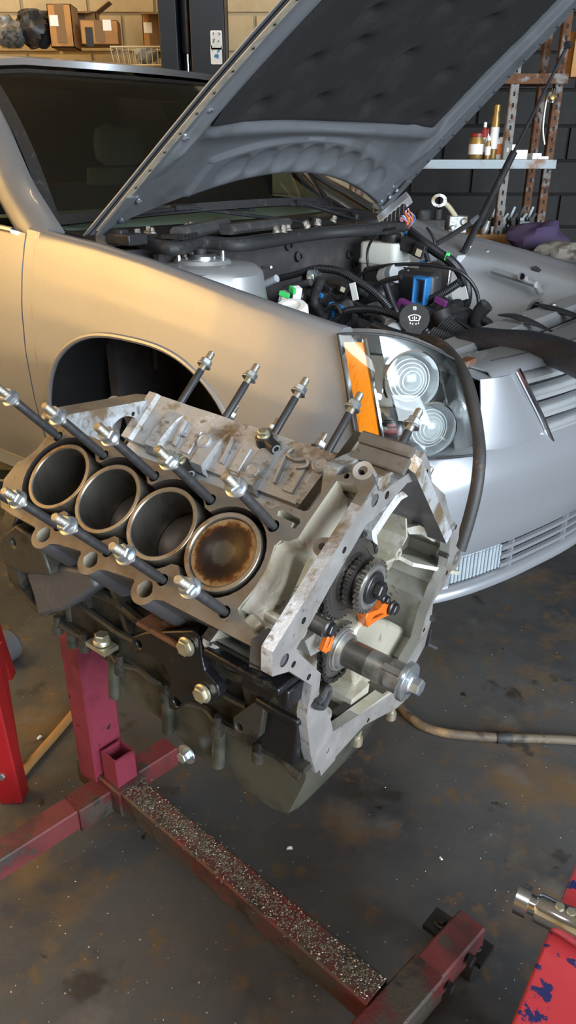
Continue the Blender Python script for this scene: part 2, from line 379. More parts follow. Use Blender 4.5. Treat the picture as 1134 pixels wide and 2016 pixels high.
# pivot head carrying the engine
er = ENG.R; eo = ENG.O; X = er[:, 0]
h0 = eo-X*.60; 
m = MB(); m.lathe([(.05, 0), (.05, .16)], S(h0+X*-.03), X, 28); m.build('pivot_tube', M['red_paint'], st)
m = MB(); m.lathe([(.10, 0), (.10, .012)], S(h0+X*.10), X, 28); m.build('head_plate', M['red_paint'], st)
pcz = np.array((pc[0], pc[1], .78)); m = MB(); m.bar(S(pcz), S(h0+X*.03), .07, .07); m.build('head_bridge', M['red_paint'], st)
for k_, (yy, z2) in enumerate(((-.055, .205), (.075, .20), (-.14, .02), (.14, .02))):
    tip = eo+er@np.array((-.472, yy, z2)); base = h0+X*.112+er[:, 1]*yy*.45+er[:, 2]*z2*.45
    m = MB(); m.bar(S(base), S(tip-X*.03), .022, .012, X); m.lathe([(.011, -.035), (.011, 0)], S(tip), X, 16); m.lathe([(.020, -.04), (.020, -.03)], S(tip), X, 20); m.build('mounting_arm', M['cast'], st)
# ================================================================= ENGINE
D = .2369; Q = 1/math.sqrt(2)
def near(x, v, h=0): return np.array((x, (-(D+h)+v)*Q, ((D+h)+v)*Q))
def far(x, v, h=0): return np.array((x, ((D+h)-v)*Q, ((D+h)+v)*Q))
NN = np.array((0, -Q, Q)); NV = np.array((0, Q, Q)); FN = np.array((0, Q, Q)); FV = np.array((0, -Q, Q))
eng = thing('engine_block', 'bare aluminium V8 engine block with upright head studs, bolted to the red stand', 'engine', frame=ENG)
BX = [-.047-.1055*i for i in range(4)]; BV = .018
SX = [-.1028*i for i in range(5)]; SVI, SVO = .072, -.046

# ---- near bank: the deck with open water jacket, drain lobes, front pocket
def deck_poly():
    P = [(.087, -.066)]
    for lx in (-.119, -.223, -.323):
        P += [(lx+.034, -.068), (lx+.024, -.071)]
        P += circ(lx, -.0665, .0205, 11, math.radians(-20), math.radians(-185))
        P += [(lx-.024, -.062)]
    P += [(-.40, -.062), (-.43, -.060), (-.441, -.05), (-.459, -.021), (-.455, .012), (-.446, .017), (-.434, .045), (-.433, .066), (-.447, .082), (-.449, .095), (-.43, .096)]
    for i, sx in enumerate(SX[::-1]):
        if i: P += [(sx-.05, .0905), (sx-.028, .0905)]
        P += [(sx-.012, .0915), (sx+.004, .092)] if i < 4 else [(sx-.014, .091)]
    P += [(-.010, .096), (-.002, .101), (.012, .103), (.028, .103), (.033, .107), (.040, .150), (.044, .160), (.058, .170), (.063, .181), (.080, .183), (.088, .172), (.0935, .164), (.090, .05)]
    return P
jacket = []
R0 = .0642
for k, bx in enumerate(BX):
    pass
def union_circles():
    half = .1055/2; a = math.acos(half/R0); top = []; bot = []
    for k, bx in enumerate(BX):
        s0 = 0 if k == 0 else a+.10; s1 = PI if k == 3 else PI-a-.10
        r = R0 if k else .0605
        for i in range(13):
            t = s0+(s1-s0)*i/12; top.append((bx+r*math.cos(t), BV+r*math.sin(t)))
    for k, bx in reversed(list(enumerate(BX))):
        s0 = PI if k == 3 else PI+a+.10; s1 = 2*PI if k == 0 else 2*PI-a-.10
        r = R0 if k else .0605
        for i in range(13):
            t = s0+(s1-s0)*i/12
            if (k == 3 and i == 0) or (k == 0 and i == 12): continue
            bot.append((bx+r*math.cos(t), BV+r*math.sin(t)))
    return top+bot
pocket = [(.047, .153), (.072, .157), (.079, .150), (.0775, .086), (.068, .082), (.064, .076), (.066, .067), (.0755, .061), (.0745, .003), (.071, -.040), (.066, -.047), (.050, -.053), (.040, -.047), (.024, -.044), (.014, -.036), (.0205, -.005), (.0215, .02), (.018, .038), (.0155, .050), (.019, .059), (.030, .062), (.039, .070), (.040, .09)]
slot = [(-.002, .0855), (-.004, .092), (.002, .095), (.028, .0925), (.031, .088), (.029, .079), (.023, .079), (.022, .0855)]
lobes = [[(lx+.0125*math.cos(t)*(1 if math.sin(t) < .3 else .85), -.0655+.0118*math.sin(t)) for t in [2*PI*i/16 for i in range(16)]] for lx in (-.119, -.223, -.323)]
studholes = [circ(sx, sv, .0082, 14) for sx in SX for sv in (SVI, SVO)]
misc = [circ(.071, .0715, .0042, 10), circ(.079, -.0565, .0042, 10), circ(.0705, .1705, .0062, 12), circ(.0555, .163, .0038, 10)]
misc = misc[1:]
m = MB(); m.prism(deck_poly(), near, -.026, 0, [union_circles(), pocket, slot]+lobes+studholes+misc, 0, 1, [3, 2, 2]+[2]*len(lobes)+[3]*(len(studholes)+len(misc)))  # stud hole walls are near-black, their inner shade put into the colour
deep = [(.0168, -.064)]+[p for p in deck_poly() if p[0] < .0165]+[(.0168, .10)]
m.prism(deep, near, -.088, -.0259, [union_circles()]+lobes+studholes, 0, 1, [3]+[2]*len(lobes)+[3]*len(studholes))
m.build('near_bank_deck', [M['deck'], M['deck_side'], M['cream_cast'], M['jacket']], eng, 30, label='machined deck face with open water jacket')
# boss on the front strip that pokes into the pocket
m = MB(); m.prism(circ(.0725, .0715, .0115, 20), near, -.03, .0004, [], 0, 1); m.prism(circ(.0725, .0715, .0045, 12), near, 0, .0007, [], 2, 2)  # flat near-black disc on top stands in for the shaded bolt hole
m.build('bolt_boss', [M['deck'], M['cream_cast'], M['jacket']], eng)
# dark floor of the jacket
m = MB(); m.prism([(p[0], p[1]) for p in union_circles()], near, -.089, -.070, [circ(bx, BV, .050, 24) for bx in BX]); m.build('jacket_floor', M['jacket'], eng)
# ---- liners, pistons
for k, bx in enumerate(BX):
    o = near(bx, BV)
    m = MB()
    prof = [(.0526, -.087), (.0526, -.0006), (.0520, 0), (.0475, 0), (.0462, -.0012)]
    m.lathe(prof, o, NN, 56, 1, caps=False)
    m.lathe([(.0462, -.0012), (.0457, -.003), (.0457, -.1)], o, NN, 56, 0, caps=False)
    m.build('cylinder_liner', [M['bore'], M['liner_lip']], eng, 40)
    dpt = (-.0045, -.068, -.074, -.086)[k]
    m = MB()
    if k == 0: m.lathe([(.0455, dpt-.02), (.0455, dpt-.001), (.0448, dpt), (.0235, dpt), (.0215, dpt-.0012), (.0, dpt-.0013)], o, NN, 56, 0, caps=False)
    else: m.lathe([(.0455, dpt-.014), (.0455, dpt-.001), (.0446, dpt), (.024, dpt), (.0215, dpt-.0012), (0, dpt-.0013)], o, NN, 48, 0, caps=False)
    if k == 0:
        pm = bpy.data.materials.new('piston_carbon'); pm.use_nodes = True; nt = pm.node_tree; b = nt.nodes['Principled BSDF']
        b.inputs['Roughness'].default_value = .38; b.inputs['Metallic'].default_value = .45
        tc = nt.nodes.new('ShaderNodeTexCoord'); mp = nt.nodes.new('ShaderNodeMapping'); mp.inputs['Location'].default_value = [-float(x) for x in o]
        ln = nt.nodes.new('ShaderNodeVectorMath'); ln.operation = 'LENGTH'
        nz = nt.nodes.new('ShaderNodeTexNoise'); nz.inputs['Scale'].default_value = 42; nz.inputs['Detail'].default_value = 8; nz.inputs['Roughness'].default_value = .68
        ma = nt.nodes.new('ShaderNodeMath'); ma.operation = 'MULTIPLY_ADD'; ma.inputs[1].default_value = .034; 
        rp = nt.nodes.new('ShaderNodeValToRGB'); cr_ = rp.color_ramp
        cols = [(0, (.060, .054, .043)), (.48, (.052, .045, .035)), (.53, (.026, .014, .009)), (.64, (.012, .007, .005)), (.77, (.020, .009, .005)), (.835, (.090, .030, .008)), (.885, (.25, .15, .065)), (1, (.33, .26, .17))]
        while len(cr_.elements) < len(cols): cr_.elements.new(.5)
        for e_, (p_, c_) in zip(cr_.elements, cols): e_.position = p_; e_.color = (*c_, 1)
        dv = nt.nodes.new('ShaderNodeMath'); dv.operation = 'DIVIDE'; dv.inputs[1].default_value = .0660
        nt.links.new(tc.outputs['Object'], mp.inputs[0]); nt.links.new(mp.outputs[0], ln.inputs[0]); nt.links.new(tc.outputs['Object'], nz.inputs['Vector'])
        nt.links.new(nz.outputs['Fac'], ma.inputs[0]); nt.links.new(ln.outputs['Value'], ma.inputs[2]); nt.links.new(ma.outputs[0], dv.inputs[0]); nt.links.new(dv.outputs[0], rp.inputs[0]); nt.links.new(rp.outputs[0], b.inputs['Base Color'])
        m.build('piston', pm, eng, label='piston crown at the top of its stroke, brown with carbon')
    else: m.build('piston', M['piston_dark'], eng)

# ---- head studs with flange nuts
def stud_meshes(L):
    m = MB(); m.lathe([(.0052, -.03), (.0052, .008), (.0064, .0095), (.0064, L-.040), (.0056, L-.038)], (0, 0, 0), (0, 0, 1), 16, 0)
    m.lathe([(.0062, L-.0385), (.0062, L-.002), (.0048, L)], (0, 0, 0), (0, 0, 1), 14, 1)
    s = m.build('head_stud', [M['stud_black'], M['stud_thread']], eng)
    m = MB(); m.lathe([(.0125, 0), (.0132, .001), (.0128, .0032), (.0098, .0045)], (0, 0, L-.030), (0, 0, 1), 24); m.lathe([(.0098, .004), (.0108, .0052), (.0108, .0125), (.0092, .0142), (.0062, .0142)], (0, 0, L-.030), (0, 0, 1), 6)
    n = m.build('flange_nut', M['zinc'], s, 25)
    return s, n
protos = {}
def add_stud(pos, nrm, L, turn):
    if L not in protos: protos[L] = stud_meshes(L); s, n = protos[L]
    else:
        s = cp(protos[L][0], eng); n = cp(protos[L][1], s)
    q = Vector(nrm).to_track_quat('Z', 'X'); s.rotation_mode = 'QUATERNION'; s.rotation_quaternion = q; s.location = pos
    n.rotation_euler = (0, 0, turn)
for i, sx in enumerate(SX):
    add_stud(near(sx, SVI), NN, .131, .3*i)
    add_stud(near(sx, SVO), NN, .110, .3+.45*i)
    add_stud(far(sx+.0165, SVI), FN, .1195, .2*i)
    add_stud(far(sx+.0165, SVO-.012), FN, .092, .5*i)

# ---- far bank: same outline seen from the valley side
fp = [(x+.012, v if v > -.05 else max(v, -.070)) for x, v in deck_poly()]
m = MB(); m.prism(fp, lambda a, b, h: far(a, b+.012, h), -.020, 0, [], 0, 1, None, 2); m.prism([(x, v) for x, v in fp if x < .0], lambda a, b, h: far(a, b+.012, h), -.092, -.0199, [], 0, 1); m.build('far_bank_deck', [M['deck'], M['cast'], M['deck_side']], eng, 30)  # underside gets the dark side colour so it looks shaded
# ---- crankcase body under both banks
sec = [(-.0438, .166), (-.149, .062), (-.146, .045), (-.128, .015), (-.124, -.03), (-.122, -.108), (.122, -.108), (.125, -.03), (.135, .02), (.150, .06), (.046, .168), (.024, .152), (-.022, .152)]
m = MB(); m.prism(sec, lambda a, b, h: (h, a, b), -.44, 0.0, [], 0, 0)
for k in range(5):   # bulkhead ribs on the near side
    x = -.06-.095*k; m.prism([(-.15, .06), (-.158, .035), (-.140, -.02), (-.128, -.06), (-.12, -.06), (-.12, .06)], lambda a, b, h: (h, a, b), x-.006, x+.006)
m.tube([(x, -.140, .000+.006*math.sin(x*40)) for x in np.linspace(-.42, -.01, 30)], .009, 8)
m.tube([(x, -.131, -.055+.004*math.sin(x*30)) for x in np.linspace(-.42, -.01, 30)], .006, 8)
m.build('crankcase', M['oily_block'], eng, 40)
# valley floor with cast ribs on the far wall
m = MB(); m.prism([(-.046, .172), (-.020, .150), (.024, .152), (.05, .178), (.05, .14), (-.046, .14)], lambda a, b, h: (h, a, b), -.43, .03); m.build('valley_floor', M['cast'], eng)
def fwall(x, t, o=0): return far(x, .1035, -t) + FV*o      # point on the far valley wall, t below the deck edge, o proud of the wall
for k in range(5):
    x = -.36+.103*k
    m = MB()
    pts = [(fwall(x-.024, .012, -.004), fwall(x+.024, .012, -.004)), (fwall(x-.022, .030, .003), fwall(x+.016, .030, .003)), (fwall(x-.020, .058, .008), fwall(x+.014, .058, .008)), (fwall(x-.018, .092, .010), fwall(x+.012, .092, .010)), (fwall(x-.02, .10, -.003), fwall(x+.014, .10, -.003))]
    m.grid([[a+(b-a)*s - FV*(.012 if s in (0., 1.) else 0) for s in (0., .12, .5, .88, 1.)] for a, b in pts]); m.build('valley_rib', M['cast'], eng, 50)
    if k < 4:
        m = MB(); m.bar(fwall(x+.030, .030, .004), fwall(x+.036, .075, .004), .004, .007, FV); m.bar(fwall(x+.062, .038, .002), fwall(x+.062, .08, .002), .02, .005, FV, ch=.0015); m.build('valley_pad', M['cast'], eng)
m = MB(); m.tube(cr([fwall(-.118, .014, .006), fwall(-.122, .026, .006), fwall(-.104, .030, .006), fwall(-.088, .024, .006), fwall(-.082, .034, .006), fwall(-.096, .042, .006)], 6), .003, 6); m.build('cast_squiggle', M['cast'], eng)
for x, t in ((-.062, .026), (-.27, .052), (-.16, .07)):
    m = MB(); m.lathe([(.013, -.012), (.013, .010), (.010, .012), (.008, .0105), (0, .0105)], fwall(x, t), FV, 20); m.build('bolt_boss', M['cast'], eng)
# knock sensors with bolts
def sensor(p, tilt=0):
    s = MB(); a = np.array((1., 0, 0)); up = np.array((0, -.35, .94)); b = np.cross(up, a)
    s.lathe([(.013, 0), (.0138, .003), (.0138, .016), (.012, .018), (.0085, .018)], p, up, 24)
    e0 = p+up*.010+a*.008+b*-.002; dr = (a*.93-b*.36); s.bar(e0, e0+dr*.024, .017, .016, up, ch=.003)
    o = s.build('knock_sensor', M['black_plastic'], eng)
    s = MB(); tip = e0+dr*.0243; x_ = np.cross(dr, up)
    s.prism([(.0075*math.cos(t)+.0*t, .0062*math.sin(t)) for t in np.linspace(0, 2*PI, 17)[:-1]], lambda u, v, h: tip+x_*u+up*v+dr*h, -.002, .001, [circ(0, 0, .0045, 12)]); s.build('socket_rim', M['grey_plastic'], o)
    s = MB(); s.bolt(p+up*.017, up, .0088, .011, .0108); s.build('bolt', M['zinc_yellow'], o)
sensor(E(523, 876, 'y', .085)); sensor(E(359, 925, 'y', .025))

# ---- rear plate with the big round opening
rp_ = [E(x, y, 'x', -.43)[1:] for x, y in ((120, 835), (135, 816), (300, 786), (322, 788), (345, 812), (352, 850), (345, 905), (300, 930), (200, 900), (140, 870))]
hole = [E(248+33*math.cos(t)+4*math.sin(t), 862-43*math.sin(t), 'x', -.43)[1:] for t in [2*PI*i/28 for i in range(28)]]
m = MB(); m.prism(rp_, lambda a, b, h: (h, a, b), -.470, -.43, [hole, circ(*E(262, 815, 'x', -.43)[1:], .004, 10)], 0, 1, 1); 
m.build('rear_plate', [M['cast'], M['deck']], eng, 30)
for px, py in ((169, 832), (305, 805)):
    q = E(px, py, 'x', -.43); m = MB(); m.lathe([(.0078, -.01), (.0078, .002), (.0055, .002), (.0045, -.004), (0, -.004)], q, (1, 0, 0), 18); m.build('dowel_boss', M['cast'], eng)
q = [E(x, y, 'x', -.425) for x, y in ((275, 800), (280, 850), (288, 860), (303, 857), (312, 840), (315, 800))]
m = MB(); m.tube(cr(q, 5), .0018, 6); m.build('cast_line', M['cast'], eng)

# ---- front: timing chest rim, walls and back wall
XR = .0945
OUT = [(536, 1332), (537, 1284), (741, 955), (744, 966), (755, 968), (776, 951), (796, 938), (807, 929), (826, 906), (836, 890), (846, 912), (850, 948), (876, 974), (882, 1000), (890, 1025), (905, 1030), (903, 1060), (898, 1075), (910, 1090), (905, 1112), (885, 1128), (874, 1155), (853, 1185), (849, 1222), (836, 1272), (815, 1312), (797, 1380), (780, 1395), (717, 1428), (658, 1493), (622, 1522), (612, 1490), (603, 1412), (614, 1350), (570, 1322)]
INN = [(722, 1032), (737, 1021), (767, 988), (789, 966), (802, 951), (822, 945), (835, 965), (888, 1050), (880, 1118), (860, 1160), (838, 1215), (826, 1262), (803, 1302), (785, 1352), (770, 1368), (656, 1440), (650, 1412), (628, 1362), (632, 1326), (582, 1280), (650, 1156)]
ro = [E(*p, 'x', XR)[1:] for p in OUT]; ri = [E(*p, 'x', XR)[1:] for p in INN]
hol = [(707, 977, .0055), (862, 1010, .0042), (882, 1095, .004), (897, 1038, .0045), (840, 930, .0045), (835, 1240, .004), (598, 1338, .004), (560, 1300, .0085), (578, 1308, .0045), (608, 1333, .0045), (598, 1222, .0045), (678, 1083, .0045), (738, 985, .0085), (762, 975, .0055), (725, 1418, .004), (645, 1478, .004), (880, 1128, .004)]
hol = [circ(*E(x, y, 'x', XR)[1:], r, 12) for x, y, r in hol[6:]+hol[1:6]]
m = MB(); m.prism(ro, lambda a, b, h: (h, a, b), XR-.016, XR, [ri]+hol[1:], 0, 1, [2]+[3]*(len(hol)-1)); m.build('timing_cover_flange', [M['rim_metal'], M['cast'], M['chest_grey'], M['jacket']], eng, 30, label='bright machined gasket flange around the timing chest')  # bolt hole walls coloured near-black to paint in the shade of the recess
for px, py, r in ((905, 1095, .013), (897, 1036, .010), (862, 1008, .009)):
    q = E(px-6, py+4, 'x', XR); m = MB(); m.lathe([(r, -.03), (r, 0), (.0045, 0), (.0045, -.01), (0, -.01)], q, (1, 0, 0), 18); m.build('bolt_boss', M['rim_metal'], eng)
# walls behind the rim, open towards the near deck pocket
path = [ro[0]] + ro[::-1][:len(ro)-9]      # near bottom corner, bottom, far side, up to the far deck corner
cen = np.array((.02, .07)); pin = [np.array(p)+(cen-np.array(p))/np.linalg.norm(cen-np.array(p))*.009 for p in path]
m = MB(); m.grid([[(h, p[0], p[1]) for p in path] for h in (0.0, XR-.015)], 0); m.grid([[(h, p[0], p[1]) for p in pin] for h in (0.0, XR-.015)], 1)
m.build('chest_wall', [M['oily_block'], M['chest_grey']], eng, 30)
m = MB(); m.prism(path, lambda a, b, h: (h, a, b), -.012, .002, [], 0, 1); m.build('chest_back_wall', [M['cream_cast'], M['oily_block']], eng, 30)
# things cast into the chest
bo = E(785, 1091, 'x', .075)
m = MB()
for a, b in (((757, 1107), (781, 1096)), ((788, 1082), (800, 1058)), ((800, 1058), (798, 1022))):
    a, b = E(*a, 'x', .075), E(*b, 'x', .075); m.prism([a[1:], b[1:], b[1:]+np.array((0, -.005)), a[1:]+np.array((0, -.005))] if abs(a[1]-b[1]) > .02 else [a[1:], b[1:], b[1:]+np.array((.004, 0)), a[1:]+np.array((.004, 0))], lambda p, q, h: (h, p, q), .0, .075)
m.lathe([(.0095, -.07), (.0095, 0), (.0042, 0), (.0042, -.012), (0, -.012)], bo, (1, 0, 0), 20); m.build('chest_web', M['cream_cast'], eng)
g = [[E(x, y, 'x', h) for x, y in r] for r, h in ((((806, 1030), (830, 1022), (850, 1034), (862, 1052)), .050), (((800, 1040), (826, 1034), (848, 1046), (860, 1060)), .070), (((806, 1052), (830, 1052), (848, 1064), (856, 1068)), .066))]
m = MB(); m.sheet(g, .004); m.build('oil_deflector_tab', M['cream_cast'], eng, 50)
a, b = E(790, 1100, 'x', .04), E(882, 1118, 'x', .075)
m = MB(); m.bar(a, b, .05, .006, (0, .3, 1)); m.build('chest_ledge', M['cream_cast'], eng)
# rounded cream bulge at the lower far corner and the bottom gallery
bul = [E(x, y, 'x', .058)[1:] for x, y in ((705, 1400), (698, 1330), (695, 1262), (702, 1238), (716, 1224), (745, 1219), (775, 1226), (805, 1242), (836, 1268), (815, 1308), (790, 1360))]
m = MB(); m.prism(bul, lambda a, b, h: (h, a, b), .0, .058); m.build('chest_bulge', M['cream_cast'], eng, 40, bevel=.006)
m = MB(); m.box((.035, .0, -.112), (.08, .16, .012)); 
m.box((.05, .035, -.096), (.045, .05, .022)); m.lathe([(.012, 0), (.012, .03), (.005, .03), (.005, .02), (0, .02)], (.06, -.045, -.108), (0, 0, 1), 16); m.lathe([(.018, 0), (.018, .022), (.010, .022), (.010, .004), (0, .004)], (.045, -.065, -.095), (0, 0, 1), 20)
m.bar((.085, -.075, -.088), (.085, .12, -.118), .018, .014); m.build('chest_bottom_gallery', M['cream_cast'], eng)
m = MB(); m.bar((.068, -.03, -.094), (.068, .09, -.112), .012, .012); m.build('gallery_slot_shade', M['jacket'], eng)  # solid near-black bar drawn as the shade inside a slot
# front-of-valley bridge with recesses and the far flange's grooved edge
m = MB()
q = E(712, 925, 'x', .085)
m.box(near(.062, .165, -.030)+np.array((0, .012, -.004)), (.052, .030, .05)); m.bar(far(.055, .168, -.028), near(.055, .172, -.022), .05, .02, (0, 0, 1)); 
m.box((.05, .006, .250), (.055, .028, .05)); m.box((.03, -.004, .262), (.02, .09, .05)); m.build('valley_bridge', M['cast'], eng)
m = MB(); m.lathe([(.0125, -.03), (.0125, .001), (.0062, .0005), (.0058, -.012), (0, -.012)], near(.0715, .176, .0), NN, 20); m.build('threaded_boss', [M['rim_metal']], eng)
m = MB(); m.bar(far(.030, .207, -.007), far(.104, .207, -.007), .016, .010, FV, ch=.003); m.bar(far(.032, .203, -.026), far(.104, .203, -.026), .022, .010, FV, ch=.002); m.build('grooved_flange_edge', M['deck'], eng)
m = MB(); m.box(far(.080, .176, -.045), (.024, .012, .012)); m.build('sealant_lump', M['wire_cream'], eng)
m = MB(); a = E(575, 1110, 'x', .045)
# pocket details: rib with cast number, cross tube
pa, pb = near(.047, .062, -.050), near(.052, -.030, -.060)
m.bar(pa, pb, .007, .03, NN); m.build('pocket_rib', M['cream_cast'], eng)
m = MB(); m.tube([near(.020, -.022, -.045), near(.078, -.022, -.055)], .0075, 12); m.build('oil_tube', M['cream_cast'], eng)
# the bore wall swells outwards below the deck, cast in one with it
rows = []
for t in np.linspace(0, 1, 9):
    a_ = [(.016, -.034), (.0205, -.005), (.0215, .02), (.018, .038), (.016, .052), (.022, .060), (.034, .066), (.0395, .080), (.041, .11), (.046, .150)]
    rows.append([near(x+.014*math.sin(t*PI/2)*(1 if v < .06 else .5), v, -.004-.080*t) for x, v in a_])
m = MB(); m.grid(rows); m.build('pocket_inner_wall', M['cream_cast'], eng, 60)
m = MB(); m.prism([(.016, -.046), (.040, -.050), (.046, -.036), (.024, -.030)], near, -.08, -.014); m.build('pocket_step', M['cream_cast'], eng, bevel=.004)
def text_mesh(txt, size, ext):
    cu_ = bpy.data.curves.new('t', 'FONT'); cu_.body = txt; cu_.size = size; cu_.extrude = ext; cu_.align_x = 'CENTER'; cu_.align_y = 'CENTER'
    o = bpy.data.objects.new('t', cu_); COL.objects.link(o); bpy.context.view_layer.update()
    me = bpy.data.meshes.new_from_object(o.evaluated_get(bpy.context.evaluated_depsgraph_get())); bpy.data.objects.remove(o); return me
def place_text(txt, size, ext, name, matl, parent, o, xd, yd):
    me = text_mesh(txt, size, ext); me.materials.clear(); me.materials.append(matl)
    ob = bpy.data.objects.new(name, me); COL.objects.link(ob); ob.parent = parent
    x = np.array(xd, float); x /= np.linalg.norm(x); y = np.array(yd, float); y -= (y@x)*x; y /= np.linalg.norm(y); z = np.cross(x, y)
    R = Matrix(((x[0], y[0], z[0], o[0]), (x[1], y[1], z[1], o[1]), (x[2], y[2], z[2], o[2]), (0, 0, 0, 1))); ob.matrix_local = R; return ob
place_text('40297', .012, .0006, 'cast_number', M['chest_grey'], eng, (pa*.45+pb*.55)+NN*.0156, pa-pb, (1, 0, 0))
# raised dots on the near end corner
m = MB()
for i in range(3):
    for j in range(3): m.lathe([(.0028, 0), (.002, .0014), (0, .0018)], E(520+i*11-j*2, 1284+j*11+i*4, 'y', -.215), (0, -1, -.2), 8)
m.build('cast_dots', M['cast'], eng)
m = MB(); m.prism([(.058, .135), (.092, .138), (.092, .105), (.058, .098)], lambda a, b, h: (a, h, b), -.221, -.19); m.build('end_corner_pad', M['deck_side'], eng)

# ---- timing gears, chain, crank nose
def gear(m, x0, x1, zc, n, rr, rt, bore=0, mi=0, face=0):
    P = []
    for i in range(n):
        a = 2*PI*i/n; s = 2*PI/n
        P += [((rr)*math.cos(a-.36*s), rr*math.sin(a-.36*s)), (rt*math.cos(a-.13*s), rt*math.sin(a-.13*s)), (rt*math.cos(a+.13*s), rt*math.sin(a+.13*s)), (rr*math.cos(a+.36*s), rr*math.sin(a+.36*s))]
    m.prism(P, lambda a, b, h: (h, a, zc+b), x0, x1, [circ(0, 0, bore, 30)] if bore else [], face, mi, mi)
ZI = .117
s = bpy.data.objects.new('idler_gear_set', None); COL.objects.link(s); s.parent = eng
m = MB(); gear(m, .044, .051, ZI, 40, .057, .0615); m.lathe([(.052, .051), (.052, .0515), (.046, .052), (.0455, .051), (.037, .0512), (.0365, .0545), (.030, .056), (.028, .062)], (0, 0, ZI), (1, 0, 0), 44); m.build('large_sprocket', M['gear_dark'], s)
m = MB(); gear(m, .061, .067, ZI, 26, .0345, .0390); m.lathe([(.031, .067), (.031, .0685), (.026, .0685), (.025, .079)], (0, 0, ZI), (1, 0, 0), 40); m.build('middle_sprocket', M['gear_dark'], s)
m = MB(); gear(m, .078, .0845, ZI, 26, .0345, .0390); m.lathe([(.0315, .0845), (.031, .0862), (.0265, .0862), (.0245, .0848)], (0, 0, ZI), (1, 0, 0), 44, 1, False); m.build('front_sprocket', [M['gear_steel'], M['shaft_steel']], s)
m = MB(); m.lathe([(.0225, .084), (.0225, .0885), (.0215, .0895), (.015, .0895), (.0145, .091)], (0, 0, ZI), (1, 0, 0), 36); m.bolt((.0895, 0, ZI), (1, 0, 0), .0125, .013); m.lathe([(.0075, .1), (.0075, .1035), (.006, .1035), (.006, .102), (0, .102)], (0, 0, ZI), (1, 0, 0), 18); m.build('idler_bolt', M['dark_bolt'], s)
s2 = bpy.data.objects.new('crankshaft_nose', None); COL.objects.link(s2); s2.parent = eng
m = MB(); gear(m, .041, .049, -.004, 32, .0395, .0440); m.lathe([(.038, .049), (.038, .0505), (.0345, .0505), (.0345, .0495)], (0, 0, 0), (1, 0, 0), 44, 0, False); m.build('crank_sprocket', M['gear_steel'], s2)
m = MB(); m.lathe([(.0335, .046), (.0335, .050), (.0325, .052), (.031, .052), (.031, .055), (.028, .056), (.026, .060), (.022, .061)], (0, 0, 0), (1, 0, 0), 48); m.build('crank_collar', M['shaft_steel'], s2)
m = MB(); m.lathe([(.0205, .05), (.0205, .098), (.0200, .0985), (.0200, .152), (.0190, .154)], (0, 0, 0), (1, 0, 0), 48); m.build('nose_shaft', M['gear_steel'], s2)
m = MB(); m.lathe([(.0206, .098), (.0206, .124)], (0, 0, 0), (1, 0, 0), 48, caps=False); m.lathe([(.0206, .130), (.0206, .152)], (0, 0, 0), (1, 0, 0), 48, caps=False); m.build('polished_band', M['shaft_steel'], s2)
m = MB()
for a in (2.2, 4.1, .3): 
    d_ = np.array((0, math.cos(a), math.sin(a))); m.bar((.124, 0, 0)+d_*.0192, (.1545, 0, 0)+d_*.0192, .012, .006, d_, ch=.0015)
m.build('keyway_land', M['gear_steel'], s2)
m = MB(); m.lathe([(.015, .152), (.0275, .152), (.0280, .1535), (.0280, .1585), (.0268, .1605), (.012, .1605)], (0, 0, 0), (1, 0, 0), 44); m.build('crank_washer', M['zinc'], s2)
m = MB(); m.lathe([(.0155, .1605), (.0155, .164), (.0135, .166)], (0, 0, 0), (1, 0, 0), 28); m.lathe([(.0125, .165), (.0125, .176), (.0112, .178)], (0, 0, 0), (1, 0, 0), 6, a0=.25); m.build('crank_bolt', M['zinc'], s2, 25)
# roller chain round the large sprocket and the crank sprocket
c1, r1, c2, r2 = np.array((0., ZI)), .0625, np.array((0., -.004)), .0448
ph = math.asin((r1-r2)/ZI); loop = []
loop += [c1+r1*np.array((math.cos(t), math.sin(t))) for t in np.linspace(-ph, PI+ph, 40)]
loop += [c2+r2*np.array((math.cos(t), math.sin(t))) for t in np.linspace(PI+ph, 2*PI-ph, 30)]
loop = loop+[loop[0]]; seg = np.cumsum([0]+[np.linalg.norm(loop[i+1]-loop[i]) for i in range(len(loop)-1)]); nl = 2*int(seg[-1]/.0092/2)
pts = [np.array((np.interp(t, seg, [p[0] for p in loop]), np.interp(t, seg, [p[1] for p in loop]))) for t in np.linspace(0, seg[-1], nl+1)]
m = MB()
for i in range(nl):
    a, b = pts[i], pts[i+1]; a3, b3 = np.array((.0475, *a)), np.array((.0475, *b)); e_ = (b3-a3)*.12; w_ = .0048 if i % 2 else .0034
    for sx in (-1, 1): m.bar(a3-e_+np.array((sx*w_, 0, 0)), b3+e_+np.array((sx*w_, 0, 0)), .0013, .0068, np.cross(b3-a3, (1, 0, 0)))
    m.lathe([(.0026, -.006), (.0026, .006)], a3, (1, 0, 0), 8)
m.build('timing_chain', M['chain_steel'], eng, label='oily roller chain around the sprockets')
def og(name, pix, x0, x1, hs=()):
    m = MB(); m.prism([E(*p, 'x', x1)[1:] for p in pix], lambda a, b, h: (h, a, b), x0, x1, [[E(*p, 'x', x1)[1:] for p in h] for h in hs]); return m.build(name, M['orange_guide'], eng, bevel=.0012)
og('chain_guide', [(720, 1217), (724, 1236), (742, 1222), (768, 1211), (772, 1190), (768, 1180), (760, 1183), (748, 1200), (724, 1208)], .050, .066, [[(733, 1219), (738, 1213), (752, 1207), (756, 1209), (744, 1216)]])
og('chain_guide', [(657, 1240), (648, 1250), (635, 1283), (642, 1287), (652, 1280), (660, 1247)], .066, .074, [[(652, 1254), (644, 1276), (648, 1275), (654, 1258)]])
